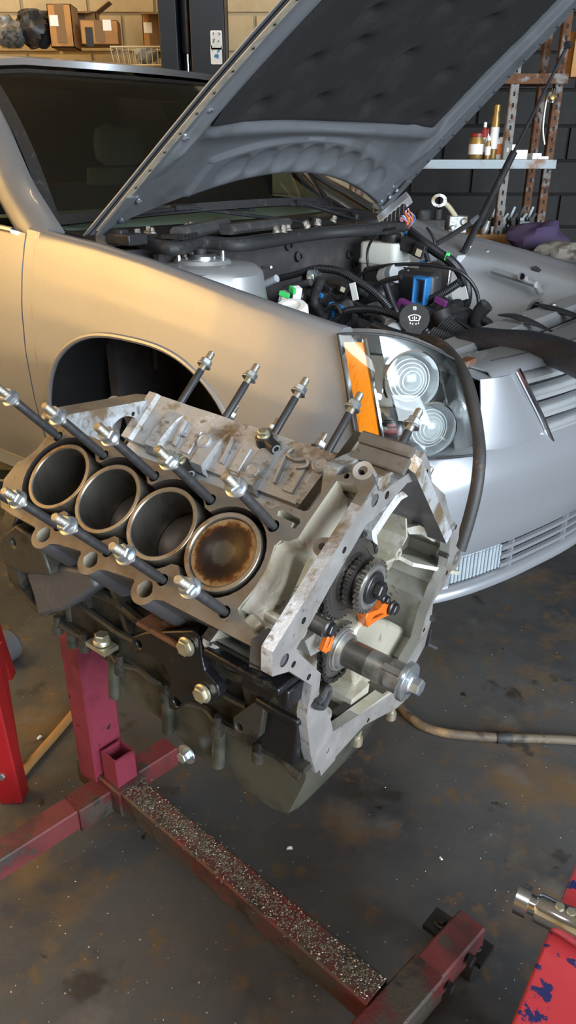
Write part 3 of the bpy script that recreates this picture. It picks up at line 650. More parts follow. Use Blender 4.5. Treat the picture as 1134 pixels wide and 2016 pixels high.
for px, py, x, r in ((771, 1196, .068, .0095), (645, 1236, .078, .0095), (755, 1178, .07, .006)):
    q = E(px, py, 'x', x); m = MB(); m.bolt(q, (1, 0, 0), r, .010, r*1.25); m.lathe([(r*.8, -.07), (r*.8, 0)], q, (1, 0, 0), 12); m.build('guide_bolt', M['dark_bolt'], eng)
q = E(618, 1225, 'x', .06); m = MB(); m.tube([q+np.array((-.05, 0, 0)), q, q+np.array((.02, -.0, -.001))], .012, 14); m.build('tensioner_body', M['gear_dark'], eng)
m = MB(); m.prism([E(*p, 'x', .055)[1:] for p in ((600, 1262), (640, 1232), (650, 1250), (632, 1280), (612, 1292))], lambda a, b, h: (h, a, b), .02, .055); m.build('tensioner_bracket', M['chest_grey'], eng)
# loose rubber seal loop at the rim's lower corner and small brackets
m = MB(); m.tube(cr([E(x, y, 'x', .100) for x, y in ((620, 1390), (636, 1392), (646, 1372), (648, 1355), (642, 1358), (634, 1376), (624, 1384))], 5), .0042, 8); m.build('rubber_seal_loop', M['black_rubber'], eng)
m = MB(); q = E(840, 1268, 'x', .09); m.bar(E(846, 1236, 'x', .09), q, .007, .004); m.tube([q, E(858, 1276, 'x', .10)], .0042, 8); m.bar(E(843, 1212, 'x', .09), E(856, 1218, 'x', .10), .010, .008); m.build('sensor_clip', M['stud_black'], eng)
for px, py in ((703, 1452), (626, 1478), (770, 1402)):
    q = E(px, py, 'x', .075); m = MB(); m.lathe([(.0095, -.012), (.0095, 0), (.006, .002), (.006, .03)], q, (0, 0, 1), 12); m.build('pan_bolt', M['zinc_yellow'], eng)

# ---- oil pan
PB = [(-.42, -.112), (-.42, -.125), (-.352, -.140), (-.335, -.150), (-.310, -.158), (-.298, -.180), (-.275, -.205), (-.235, -.212), (-.178, -.214), (-.155, -.232), (-.132, -.246), (-.095, -.240), (-.062, -.216), (-.047, -.214), (-.040, -.236), (-.022, -.250), (.030, -.252), (.058, -.240), (.078, -.170), (.086, -.138), (.086, -.112)]
rows = []
for s_ in np.linspace(0, 1, 9):
    yy = -.118+.236*s_; k = 1-abs(2*s_-1)**6*.10
    rows.append([(x, yy*(1-.10*max(0, (-.112-z))/.14), -.112+(z+.112)*k) for x, z in PB])
m = MB(); m.grid(rows); m.add(rows[0], [tuple(range(len(PB)))]); m.add(rows[-1], [tuple(range(len(PB)))[::-1]])
m.build('oil_pan', M['pan'], eng, 50, label='oily olive grey sump below the block')
for x0 in (-.405, -.30, -.175, -.068):
    m = MB(); m.lathe([(.010, 0), (.010, .10)], (x0, -.117, -.21 if x0 > -.35 else -.16), (0, 0, 1), 14); m.build('pan_rib', M['pan'], eng)
m = MB(); m.prism([(-.428, -.130), (.09, -.130), (.09, .13), (-.428, .13)], lambda a, b, h: (a, b, h), -.116, -.104); m.tube([(x, -.132-.003*math.sin(x*90), -.110+.004*math.sin(x*55)) for x in np.linspace(-.425, .088, 60)], .006, 8); m.build('pan_rail', M['oily_block'], eng)
for x in (-.415, -.345, -.26, -.16, -.055, .02):
    m = MB(); m.lathe([(.009, 0), (.0095, .016), (.006, .018), (.006, .034)], (x, -.138, -.128), (0, 0, 1), 12); m.build('pan_bolt', M['oily_block'], eng)
q = E(368, 1484, 'y', -.118); m = MB(); m.lathe([(.017, 0), (.0165, .002), (.011, .0025)], q, (0, -1, 0), 22); m.bolt(q, (0, -1, 0), .0095, .014); m.build('drain_plug', M['zinc'], eng)
# ---- near side: mount bracket, lugs, front lower box
bk = [E(*p, 'y', -.175)[[0, 2]] for p in ((256, 1268), (262, 1252), (285, 1244), (380, 1240), (394, 1255), (396, 1290), (402, 1320), (428, 1350), (432, 1372), (415, 1388), (388, 1378), (368, 1372), (358, 1392), (345, 1400), (333, 1394), (330, 1372), (338, 1340), (322, 1308), (290, 1286), (265, 1285))]
m = MB(); m.prism(bk, lambda a, b, h: (a, h, b), -.176, -.160, [circ(*E(273, 1268, 'y', -.175)[[0, 2]], .006, 12), circ(*E(347, 1382, 'y', -.175)[[0, 2]], .007, 12)], 0, 0); b_ = m.build('mount_bracket', M['oily_black'], eng, bevel=.003, label='black oily mount bracket on the side of the block')
t0, t1 = E(258, 1258, 'y', -.175), E(392, 1250, 'y', -.175); m = MB(); m.bar((t0+t1)/2+np.array((-.045, .012, .003)), (t0+t1)/2+np.array((.045, .012, .003)), .040, .008, ch=.003); m.build('bracket_ledge', M['rust_post'], b_)
for px, py, r in ((368, 1272, .0115), (400, 1364, .0115)):
    m = MB(); m.bolt(E(px, py, 'y', -.177), (0, -1, 0), r, .010, r*1.22); m.build('bolt', M['zinc_yellow'], b_)
lug = [E(*p, 'y', -.15)[[0, 2]] for p in ((458, 1412), (500, 1382), (520, 1392), (512, 1450), (490, 1470), (460, 1455))]
m = MB(); m.prism(lug, lambda a, b, h: (a, h, b), -.150, -.10, [circ(*E(470, 1432, 'y', -.15)[[0, 2]], .006, 12)]); m.build('side_lug', M['oily_block'], eng, bevel=.002)
m = MB(); m.box((.045, -.150, .030), (.075, .045, .03)); m.box((.05, -.135, -.02), (.07, .03, .012)); m.box((.04, -.132, -.06), (.08, .016, .08)); m.box((.02, -.165, .052), (.12, .05, .012)); m.build('front_side_box', M['oily_black'], eng, bevel=.003)
m = MB(); m.prism([E(*p, 'x', .085)[1:] for p in ((603, 1412), (656, 1442), (650, 1490), (622, 1522))], lambda a, b, h: (h, a, b), .06, .0935); m.build('lower_corner_plate', M['rim_metal'], eng)
l1 = [E(*p, 'y', -.19)[[0, 2]] for p in ((2, 1060), (40, 1030), (70, 1050), (95, 1085), (110, 1130), (60, 1125), (20, 1110), (6, 1085))]
m = MB(); m.prism(l1, lambda a, b, h: (a, h, b), -.20, -.13, [circ(*E(36, 1064, 'y', -.19)[[0, 2]], .006, 12)]); m.build('bellhousing_lug', M['oily_block'], eng, bevel=.004)
l2 = [E(*p, 'y', -.17)[[0, 2]] for p in ((65, 1120), (120, 1105), (190, 1118), (205, 1150), (140, 1195), (90, 1208), (80, 1165))]
m = MB(); m.prism(l2, lambda a, b, h: (a, h, b), -.185, -.12); m.build('starter_boss', M['deck_side'], eng, bevel=.006)
m = MB(); m.prism([(-.20, .07), (-.17, .13), (-.10, .19), (-.10, -.10), (-.15, -.10), (-.19, -.02)], lambda a, b, h: (h, a, b), -.462, -.43); m.build('bellhousing_flange', M['oily_block'], eng, bevel=.003)
m = MB(); m.lathe([(.013, 0), (.013, .03), (.010, .034), (.004, .034), (.004, .025), (0, .025)], E(418, 1262, 'y', -.17)+np.array((0, .02, 0)), (.2, -1, .2), 16); m.build('side_stub', M['cast'], eng)
q = E(200, 1248, 'y', -.14); m = MB(); m.bolt(q+np.array((0, 0, -.016)), (0, 0, 1), .012, .016, .014); m.box(q+np.array((0, 0, -.022)), (.045, .028, .008)); m.build('rail_nut', M['zinc_yellow'], eng)
# ================================================================= CAR  (x forward, y to its left, z up; wheels off, body raised on the lift)
car = thing('sedan', 'silver sedan with raised hood and empty front wheel arch behind the engine', 'car', frame=CAR)
car.empty_display_size = .3
ip = lambda x, xs, ys: float(np.interp(x, xs, ys))
def ztop(x): return ip(x, [-1.8, -.6, -.4, -.2, 0, .25, .53, .62], [1.02, .985, .965, .945, .921, .880, .831, .816])
def halfw(x): return ip(x, [-1.8, -.5, -.2, .0, .25, .42, .55, .66, .75], [.955, .950, .948, .952, .948, .938, .925, .905, .87])
def tuck(t): return ip(t, [0, .12, .35, .55, .72, .84, .92, .97, 1], [.055, .03, .006, 0, .009, .026, .042, .054, .064])
def zbot(x):
    k = abs((x+.035)/.42)
    if k < 1: return max(.30+.445*(1-k**2.6)**(1/2.6), .22 if x < 0 else .575)
    return .22 if x < 0 else .575
def archp(t, k=1.0):
    c_, s_ = math.cos(t), math.sin(t); return -.035+.42*k*math.copysign(abs(c_)**(2/2.6), c_), .30+.445*k*math.copysign(abs(s_)**(2/2.6), s_)
def ztf(x, s): return ztop(x)-(.058*min(1, max(0, (x+.45)/.3)) if s > 0 else 0)
def side(x, z, s=-1):
    t = (z-.22)/(ztf(x, s)-.22); return np.array((x, s*(halfw(x)-tuck(t)), z))
SP = M['silver_paint']
def fender(s):
    xs = sorted(set([round(v, 4) for v in list(np.linspace(-.50, -.4551, 5))+[archp(t)[0] for t in np.linspace(PI, .35, 56)]+list(np.linspace(.372, .575, 9))+list(np.linspace(.575, .662, 6))]))
    rows = []
    for x in xs:
        zt = ztf(x, s) if x <= .575 else min(ztf(x, s), .822-(x-.575)/.087*.243); zb = min(zbot(x), zt-.002)
        col = [side(x, zb+(zt-zb)*k/20, s) for k in range(21)]
        e = col[-1]
        if x <= .575: col += [e+np.array((0, -s*.012, .006)), e+np.array((0, -s*.035, .004)), e+np.array((0, -s*.055, -.012))]
        else: col += [e, e, e]
        rows.append(col)
    m = MB(); m.sheet(rows if s < 0 else [r[::-1] for r in rows], .003)
    f = m.build('fender', SP, car, 40)
    m = MB(); a = np.linspace(PI*1.02, .50, 50); pa = [side(*archp(t, .985), s)+np.array((0, -s*.002, 0)) for t in a]; m.tube(pa, .008, 8)
    m.build('arch_lip', SP, f)
    m = MB(); A = np.linspace(PI*1.12, -.12*PI, 40)
    m.grid([[(archp(t, k)[0], s*y, archp(t, k)[1]) for y, k in ((.935, .985), (.90, 1.0), (.80, 1.0 if s > 0 else 1.03), (.78 if s > 0 else .50, 1.0 if s > 0 else 1.03))] for t in A])
    m.prism([archp(t, 1.0 if s > 0 else 1.03) for t in A], lambda u, v, h: (u, s*h, v), .78 if s > 0 else .50, .80 if s > 0 else .52); m.build('wheel_well_liner', M['wheel_liner'], car, 40)
    return f
fender(-1); fender(1)
# light dings on the near fender
# doors, sills, side glass
for s in (-1, 1):
    xs = np.linspace(-1.66, -.506, 24); m = MB(); m.sheet([[side(x - (.05*math.sin((z-.22)*3.2) if x > -.52 else 0)*0, z, s) for z in np.linspace(.24, ztop(x)-.012, 20)] for x in (xs if s < 0 else xs[::-1])], .004)
    d_ = m.build('front_door', SP, car, 40)
    m = MB(); m.tube([side(x, ztop(x)-.016, s)+np.array((0, s*.004, .004)) for x in np.linspace(-1.6, -.56, 14)], .009, 8); m.build('belt_trim', M['chrome'], d_)
    m = MB(); m.bar((-1.7, s*.80, .20), (-.44, s*.80, .20), .18, .09, ch=.02); m.build('rocker_sill', SP, car)
    m = MB(); g = [[np.array((x, s*(.845-.25*k/6), .985+ (1.40-.985)*k/6)) for k in range(7)] for x in (-1.55, -1.0, -.72)]
    g[2] = [np.array((-.72-.50*k/6, s*(.845-.25*k/6), .985+.40*k/6)) for k in range(7)]; g[1] = [(g[0][k]+g[2][k])/2 for k in range(7)]
    m.sheet(g, .004); m.build('side_window', M['windshield'], car)
    # A pillar
    path = [(-.50, s*.845, .952), (-.60, s*.815, 1.005), (-.75, s*.765, 1.085), (-.93, s*.70, 1.225), (-1.10, s*.635, 1.36), (-1.24, s*.60, 1.43), (-1.7, s*.58, 1.47)]
    pp = cr(path, 6); m = MB(); rows = []
    for i, p in enumerate(pp):
        wd = .05 if i > 6 else .03+.01*(6-i)
        rows.append([p+np.array((.045, -s*.045, .002)), p+np.array((.03, -s*.012, .014)), p+np.array((0, s*.008, .012)), p+np.array((-.03, s*.022, -.012)), p+np.array((-.045, s*.012, -.03))])
    m.sheet(rows if s > 0 else rows[::-1], .012); m.build('a_pillar', SP, car, 60)
    m = MB(); m.tube([p+np.array((-.05, s*.012, -.036)) for p in pp[5:]], .009, 8); m.build('window_seal', M['black_rubber'], car)
# roof
def hdr(y): return np.array((-.735-.42*(abs(y)/.6)**2, y, 1.408+.030*(abs(y)/.6)**2 - .02*max(0, abs(y)-.5)/.1))
ys = np.linspace(-.60, .60, 21)
m = MB(); m.sheet([[hdr(y)+np.array((-.02-u*1.0, 0, .014+.075*math.sin(min(1, u*1.2)*PI/2)*(1-.3*(y/.6)**2))) for y in ys] for u in np.linspace(0, 1, 8)], .02); m.build('roof', SP, car, 50)
# windshield, black border, dash, seats
def base(y): return np.array((-.40-.20*(abs(y)/.72)**2, y, 1.000-.030*(abs(y)/.72)**2))
def ws(u, v, o=0):
    yb, yt = -.74+1.48*u, -.585+1.17*u; a, b = base(yb), hdr(yt); p = a*(1-v)+b*v; bow = .035*math.sin(v*PI); return p+np.array((bow*.55+o*.6, 0, bow*.8+o*.8))
m = MB(); m.sheet([[ws(u, v) for v in np.linspace(0, 1, 12)] for u in np.linspace(0, 1, 25)], .005); m.build('windshield', M['windshield'], car, 60)
m = MB(); m.sheet([[ws(u, v, .0015) for v in (.965, 1.0)] for u in np.linspace(0, 1, 25)], .002); m.sheet([[ws(u, v, .0015) for v in (0, .05)] for u in np.linspace(0, 1, 25)], .002)
m.sheet([[ws(u, v, .0015) for u in (0, .022)] for v in np.linspace(0, 1, 20)], .002); m.sheet([[ws(u, v, .0015) for u in (.978, 1)] for v in np.linspace(0, 1, 20)], .002); m.build('glass_border', M['black_rubber'], car, 60)
m = MB(); m.sheet([[(-.50-.75*k/6, y, .93+.05*math.sin(PI*k/6)) for y in np.linspace(-.68, .68, 12)] for k in range(7)], .01); m.build('dashboard', M['dash_green'], car)
m = MB(); m.box((-1.9, 0, .75), (1.3, 1.35, .6)); m.box((-2.0, 0, 1.15), (.05, 1.5, .75)); m.box((-1.5, .70, 1.15), (1.1, .03, .6)); m.sheet([[hdr(y)+np.array((-.06-u*1.0, 0, -.02+.06*u)) for y in ys] for u in (0, .5, 1)], .01); m.build('cabin_lining', M['dash'], car)
def seat(y):
    m = MB(); P = []
    for k, (x, z, hw, th) in enumerate(((-1.42, .62, .25, .10), (-1.46, .80, .27, .11), (-1.54, 1.00, .25, .09), (-1.60, 1.12, .19, .06))):
        P.append([(x+th*math.cos(t), y+hw*math.copysign(abs(math.sin(t))**.6, math.sin(t)), z) for t in np.linspace(0, 2*PI, 21)[:-1]])
    m.grid(P, cv=True); m.add(P[-1], [tuple(range(20))])
    s_ = m.build('front_seat', M['seat_leather'], car, 70)
    m = MB(); P = []
    for z, k in ((1.13, .6), (1.16, .95), (1.22, 1.0), (1.28, .9), (1.30, .5)): P.append([(-1.60+.05*k*math.cos(t), y+.14*k*math.copysign(abs(math.sin(t))**.6, math.sin(t)), z) for t in np.linspace(0, 2*PI, 17)[:-1]])
    m.grid(P, cv=True); m.add(P[-1], [tuple(range(16))]); m.build('headrest', M['seat_leather'], s_, 70)
seat(-.36); seat(.36)
# ---------------------------------------------------------------- hood
HO = np.array((-.39, 0, .955)); HA = math.radians(36.9)
hdn = bpy.data.objects.new('hood', None); COL.objects.link(hdn); hdn.parent = car; hdn['label'] = 'raised silver hood with black felt pad underneath'
def hw_(s_): return ip(s_, [0, .3, .6, .9, 1.1, 1.25], [.785, .765, .745, .715, .67, .58])
def hood(s_, y, o=0):
    """s along the hood from the hinge, y across, o metres below the skin"""
    yy = y/.77; cw_ = max(0, 1-yy*yy); a = .045*cw_+(.012+.04*cw_)*math.sin(PI*min(1, max(0, s_/1.3))); q = np.array((s_, y, a-o)); h_ = HA+math.radians(2.4)*yy
    return HO+np.array((q[0]*math.cos(h_)-q[2]*math.sin(h_), q[1], q[0]*math.sin(h_)+q[2]*math.cos(h_)))
def hrear(y): return .185*(1-(y/.78)**2)
U = np.linspace(0, 1, 40); V = np.linspace(-1, 1, 61)
def hpt(u, v, o=0):
    y0 = .77*v; s_ = hrear(y0)+(1.25-.12*v*v-hrear(y0))*u; return hood(s_, hw_(s_)*v, o)
m = MB(); m.sheet([[hpt(u, v) for v in V] for u in U], .003); m.build('hood_skin', SP, hdn, 40)
def relief(s_, y, v):
    e = (1-abs(v))
    r = .012
    ridge = math.exp(-((s_-.405-.03*(y/.6)**2)/.040)**2)*(1 if abs(y) < .56 else math.exp(-((abs(y)-.56)/.05)**2)); r += .030*ridge
    sr = math.exp(-((abs(v)-.865)/.030)**2)*(s_ > .25)*min(1, (s_-.25)/.12); r += .022*sr
    cr_ = hrear(y)
    for k in range(8):
        yc = -.33+.122*k; sc_ = cr_+.085
        dd = ((y-yc)/.050)**2+((s_-sc_)/.045)**2
        if dd < 1.6: r -= .0155*max(0, 1-dd/1.6)**.6
    if -.46 < y < .68 and cr_+.01 < s_ < cr_+.17: r += .010
    if e < .03: r = .006+.006*e/.03
    return r
S_ = np.linspace(0, 1, 110); V2 = np.linspace(-.985, .985, 170); rows = []
for u in S_:
    row = []
    for v in V2:
        y0 = .77*v; s_ = hrear(y0)+.006+(1.24-.12*v*v-hrear(y0))*u; y = hw_(s_)*v; row.append(hood(s_, y, relief(s_, y, v)))
    rows.append(row)
m = MB(); m.grid(rows); m.build('hood_inner_panel', M['hood_inner'], hdn, 60)
dim = [(.50, -.47), (.515, -.19), (.52, .10), (.475, .46), (.89, .0), (.87, .29), (.73, -.25), (.66, .35), (.66, -.40), (.83, -.33), (1.02, -.28), (1.02, .10), (.70, .05)]
rows = []
for s_ in np.linspace(.43, 1.17, 74):
    row = []
    for y in np.linspace(-.63, .63, 120):
        lim = hw_(s_)-(.115 if y < 0 else .185); y2 = max(-lim, min(lim, y)); t = .026+.004*math.sin(7*y2+3*s_)
        for ds, dy in dim:
            q = ((y2-dy-.15*(s_-ds))/.034)**2+((s_-ds)/.036)**2
            if q < 6: t -= .030*math.exp(-q*1.1)*(1.0 if s_ > ds-.01 else .55)
        edge = min(1, (s_-.43)/.02, (lim-abs(y2))/.02+.001, (1.17-s_)/.02); row.append(hood(s_+.03*(y2/.6)**2*(s_ < .6)*(1-(s_-.43)/.17), y2, .0145+max(.004, t)*max(0, edge)**.5))
    rows.append(row)
m = MB(); m.grid(rows); m.build('hood_insulation_pad', M['pad_felt'], hdn, 70, label='black dimpled felt pad under the hood')
for sg in (-1, 1):
    m = MB(); m.sheet([[hood(s_, sg*(hw_(s_)*.985-w_), .0135+.001*k) for k, w_ in enumerate((0, .016, .030))] for s_ in np.linspace(.05, 1.15, 40)], .003); sm = m.build('hem_flange', M['tan_seam'] if sg < 0 else M['hood_inner'], hdn, 50)
    for k in range(14):
        s_ = .10+.07*k; m = MB(); m.lathe([(.0042, 0), (.003, .003), (0, .0034)], hood(s_, sg*(hw_(s_)*.985-.016), .0175), hood(s_, 0, 1)-hood(s_, 0, 0), 10); m.build('rivet', M['black_plastic'], sm)
    for s_, w_ in ((.04, .05), (.075, .09), (.10, .06), (.14, .055), (.16, .10), (.42, .075), (.44, .10), (.52, .08)):
        m = MB(); m.bolt(hood(s_, sg*(hw_(s_)-w_), .016), hood(s_, 0, 1)-hood(s_, 0, 0), .008, .008, .011); m.build('hinge_bolt', M['zinc'], hdn)
    m = MB(); h0_ = hood(.03, sg*.745, .02); m.bar(h0_, hood(.20, sg*.735, .02), .035, .006, (0, 0, 1)); m.bar(h0_, h0_+np.array((-.01, 0, -.085)), .005, .04, (1, 0, 0)); m.bar(h0_+np.array((.01, 0, -.03)), h0_+np.array((.07, -sg*.01, -.06)), .006, .03, (0, 0, 1)); m.build('hood_hinge', M['hood_inner'], hdn)
# gas strut
def strut(m, a, b):
    a, b = np.array(a), np.array(b); c_ = a+(b-a)*.53; m.tube([a, c_], .0135, 12); m.tube([c_, b], .006, 10); m.lathe([(.013, -.012), (.013, .012)], a, (0, 1, 0), 12); m.lathe([(.011, -.012), (.011, .012)], b, (0, 1, 0), 12)
m = MB(); strut(m, C(912, 498, 'y', .70), C(1118, 88, 'y', .70)); m.build('gas_strut', M['black_plastic'], car, label='thin black gas strut holding up the hood')
# ---------------------------------------------------------------- front end
PL = cr([(.40, -.940), (.55, -.932), (.68, -.885), (.77, -.80), (.83, -.70), (.875, -.58), (.91, -.45), (.95, -.25), (.965, 0)], 6)
PL = PL+[np.array((p[0], -p[1])) for p in PL[::-1][1:]]
PA = np.array(PL); tg = np.gradient(PA, axis=0); nrm_ = np.stack([tg[:, 1], -tg[:, 0]], 1); nrm_ /= np.linalg.norm(nrm_, axis=1, keepdims=True)
def pl(i, z, o=0): return np.array((PA[i, 0]+nrm_[i, 0]*o, PA[i, 1]+nrm_[i, 1]*o, z))
def band(i0, i1, prof, t=.004, rev=False):
    m = MB(); m.sheet([[pl(i, z, o) for z, o in prof] for i in range(i0, i1+1)], t); return m
NP = len(PA)
prof_up = [(.292, -.020), (.298, -.004), (.31, .002), (.36, .006), (.42, .012), (.48, .016), (.515, .010), (.535, -.004), (.553, -.010), (.566, -.022), (.572, -.050)]
band(0, NP-1, prof_up).build('front_bumper', SP, car, 40, label='silver front bumper cover')
band(6, NP-7, [(.185, -.05), (.182, -.012), (.190, .006), (.204, .008), (.214, 0), (.216, -.02)]).build('bumper_lip', SP, car, 50)
band(0, 23, [(.20, -.01), (.25, -.004), (.296, -.006)]).build('bumper_corner', SP, car, 50); band(NP-24, NP-1, [(.20, -.01), (.25, -.004), (.296, -.006)]).build('bumper_corner', SP, car, 50)
band(10, NP-11, [(.20, -.045), (.31, -.045)]).build('grille_recess', M['black_plastic'], car)
for z in (.230, .254, .278):
    band(31, NP-32, [(z-.0062, -.016), (z-.006, -.007), (z+.0045, -.006), (z+.0062, -.016)], .004).build('lower_grille_bar', SP, car, 50)
for i in list(range(33, NP-32, 8)):
    m = MB(); m.bar(pl(i, .215, -.014), pl(i, .292, -.014), .012, .010, (1, 0, 0)); m.build('lower_grille_post', SP, car)
for a_, b_ in ((23, 31), (NP-32, NP-24)):
    m = MB(); m.sheet([[pl(i, z, -.016+.0012*(k % 2)) for z in np.linspace(.222, .290, 3)] for k, i in enumerate(np.repeat(np.arange(a_, b_+1), 1))], .004)
    o = m.build('corner_lamp', M['ribbed_lens'], car, 20, label='ribbed clear corner lamp in the bumper')
    for k in range(15):
        f_ = a_+(b_-a_)*k/14; i = min(int(f_), b_-1); t_ = f_-i; m = MB(); m.tube([pl(i, z, -.013)*(1-t_)+pl(i+1, z, -.013)*t_ for z in (.224, .288)], .0032, 6); m.build('lens_rib', M['ribbed_lens'], o)
# fascia beside the grille, grille
def fx(y): return float(np.interp(y, PA[:, 1][np.argsort(PA[:, 1])], PA[:, 0][np.argsort(PA[:, 1])]))
def fas(y, z): return np.array((fx(y)-.018-.30*max(0, z-.56), y, z))
def gedge(z): return ip(z, [.44, .47, .50, .55, .60, .65, .70, .72], [.22, .36, .40, .435, .460, .485, .51, .52])
def ledge(z): return ip(z, [.54, .60, .66, .72, .75], [.685, .655, .635, .625, .62])
for s in (-1, 1):
    m = MB(); zs = np.linspace(.552, .722, 14); g = [[fas(s*(gedge(z)+(ledge(z)-gedge(z))*k/8), z)+np.array((.0+.010*math.sin(PI*k/8)-(.05 if z > .72 else 0), 0, 0)) for k in range(9)] for z in zs]
    m.sheet(g if s < 0 else [r[::-1] for r in g], .004); m.build('nose_panel', SP, car, 50)
    m = MB(); m.tube([fas(s*gedge(z), z)+np.array((.006, 0, 0)) for z in np.linspace(.47, .705, 16)]+[fas(s*.20, .44)+np.array((.006, 0, 0))] if False else cr([fas(s*gedge(z), z)+np.array((.008, 0, 0)) for z in (.715, .66, .60, .54, .49, .465, .445)], 5), .007, 8); m.build('grille_frame', M['chrome'], car)
m = MB(); m.sheet([[fas(y, z)+np.array((-.05, 0, 0)) for y in np.linspace(-.53, .53, 15)] for z in np.linspace(.42, .73, 5)], .005); m.build('grille_backing', M['black_plastic'], car)
for k, z in enumerate((.470, .513, .556, .599, .642, .685)):
    w_ = gedge(z)-.004; m = MB(); m.sheet([[fas(y, z)+np.array((a, 0, b)) for a, b in ((-.04, .012), (-.01, .010), (.004, .003), (.003, -.004), (-.012, -.006))] for y in np.linspace(-w_, w_, 17)], .003); m.build('grille_bar', M['lamp_silver'], car, 60)
m = MB(); m.sheet([[fas(y, .712)+np.array((a, 0, b)) for a, b in ((-.14, .012), (-.06, .014), (-.005, .008), (.004, -.004))] for y in np.linspace(-.60, .60, 25)], .004); m.build('nose_top_panel', M['silver_paint'], car, 50)
# headlamps
def lamp(s):
    hl = bpy.data.objects.new('headlamp', None); COL.objects.link(hl); hl.parent = car
    TL, BL, BR, TR = [np.array(p) for p in ((.577, -.872, .821), (.668, -.908, .580), (.842, -.672, .556), (.752, -.640, .742))]
    def L(u, v, o=0):   # u from fender to nose, v bottom to top
        p = (BL*(1-u)+BR*u)*(1-v)+(TL*(1-u)+TR*u)*v
        bul = .050*math.sin(PI*min(1, u*.95+.03))*(.5+.5*math.sin(PI*v)) + .012*math.sin(PI*v)
        top = np.array((.004, -.004, .028))*v*math.sin(PI*u)
        p = p+np.array((.62, -.78, .05))*(bul-o)+top
        return np.array((p[0], -s*p[1], p[2])) if s > 0 else p
    flip = (lambda g: g) if s < 0 else (lambda g: [r[::-1] for r in g])
    us, vs = np.linspace(0, 1, 24), np.linspace(0, 1, 14)
    m = MB(); m.sheet(flip([[L(u, v) for v in vs] for u in us]), .003); m.build('lens', M['glass_clear'], hl, 60, label='clear curved headlamp lens')
    m = MB(); m.grid([[L(u, v, .075+.05*math.sin(PI*u)*math.sin(PI*v)) for v in vs] for u in us])
    for e in ([L(u, 0, o) for u in us for o in (0,)],): pass
    m.grid([[L(u, 0, o) for o in (.003, .075)] for u in us]); m.grid([[L(u, 1, o) for o in (.003, .075)] for u in us]); m.grid([[L(0, v, o) for o in (.003, .075)] for v in vs]); m.grid([[L(1, v, o) for o in (.003, .075)] for v in vs])
    m.build('reflector_housing', M['lamp_silver'], hl, 50)
    m = MB(); m.sheet(flip([[L(u, v, .008) for v in np.linspace(.03, .93, 12)] for u in np.linspace(.035, .175, 5)]), .006); am = m.build('amber_reflector', M['amber'], hl, 50, label='orange side marker strip')
    for k in range(11):
        v = .06+.085*k; m = MB(); m.tube([L(.035, v, .0055), L(.135, v, .0055)], .0016, 6); 
    m = MB(); m.tube(cr([L(.195, v, .012) for v in (.02, .3, .6, .95)], 5), .006, 8); m.build('marker_trim', M['chrome'], hl)
    for (u, v, r, nm) in ((.50, .66, .062, 'upper'), (.60, .26, .056, 'lower')):
        c0 = L(u, v, .020); ax = np.array((.80, (.58 if s > 0 else -.58), .10)); ax /= np.linalg.norm(ax)
        m = MB(); m.lathe([(r*.50, -.10), (r*.86, -.05), (r*1.02, -.008), (r*1.06, 0), (r*1.0, .002), (r*.92, -.014), (r*.80, -.04)], c0, ax, 40, caps=False); b_ = m.build('lamp_bowl', M['chrome'], hl, 60)
        m = MB(); m.lathe([(r*.80, -.045), (r*.72, -.02), (r*.5, -.006), (r*.25, .002), (0, .004)], c0, ax, 36, caps=False); m.build('projector_lens', M['lens_white'], b_, 60)
        for k in range(4): m = MB(); m.lathe([(r*(.30+.13*k)+.002, -.014-.004*k+.012), (r*(.30+.13*k)+.003, -.012-.004*k+.012), (r*(.30+.13*k)+.001, -.012-.004*k+.012)], c0, ax, 36, caps=False); m.build('lens_ring', M['lens_white'], b_, 60)
    c0 = L(.86, .46, .018); m = MB(); m.lathe([(.020, -.05), (.021, -.01), (.019, 0), (.013, .006), (0, .008)], c0, (.7, .6 if s > 0 else -.6, .1), 24); m.build('small_bulb', M['lens_white'], hl)
    m = MB(); m.sheet(flip([[L(u, v, .035-.02*math.sin(PI*(v*1.6))) for v in np.linspace(.04, .96, 10)] for u in np.linspace(.17, .32, 5)]), .004); m.build('chrome_bezel', M['chrome'], hl, 60)
    m = MB(); m.sheet(flip([[L(u, v, .03) for v in np.linspace(.04, .8, 10)] for u in np.linspace(.78, .97, 5)]), .004); m.build('chrome_bezel', M['satin_chrome'], hl, 60)
    m = MB(); m.tube([L(u, 0, .001) for u in us]+[L(1, v, .001) for v in vs[1:]]+[L(u, 1, .001) for u in us[::-1][1:]]+[L(0, v, .001) for v in vs[::-1][1:-1]], .003, 6, closed=True); m.build('lamp_gasket', M['black_rubber'], hl)
lamp(-1); lamp(1)
# ---------------------------------------------------------------- engine bay
m = MB(); m.box((.12, 0, .40), (1.1, 1.36, .03)); m.box((-.36, 0, .66), (.04, 1.50, .50)); m.box((.60, 0, .50), (.04, 1.3, .22)); m.build('bay_floor', M['firewall'], car)
m = MB(); m.sheet([[(-.33-.02*math.sin(4*y)+.05*(y/.7)**2*(z > .7), y, z) for y in np.linspace(-.62, .66, 30)] for z in np.linspace(.55, .90, 10)], .02); fw = m.build('firewall_mat', M['firewall'], car, 60, label='dark sound deadening mat on the firewall')
for px, py in ((570, 483), (590, 505), (690, 500), (700, 520)):
    q = C(px, py, 'x', -.30); m = MB(); m.lathe([(.018, -.02), (.018, .004), (.010, .004), (.010, -.006), (0, -.006)], q, (1, -.3, .2), 20); m.build('mat_grommet', M['black_rubber'], fw)
for q in ((520, 525), (487, 553), (600, 470)):
    p = C(*q, 'x', -.29); m = MB(); m.tube([p, p+np.array((.05, -.02, .004))], .005, 8); m.build('weld_stud', M['zinc'], fw)
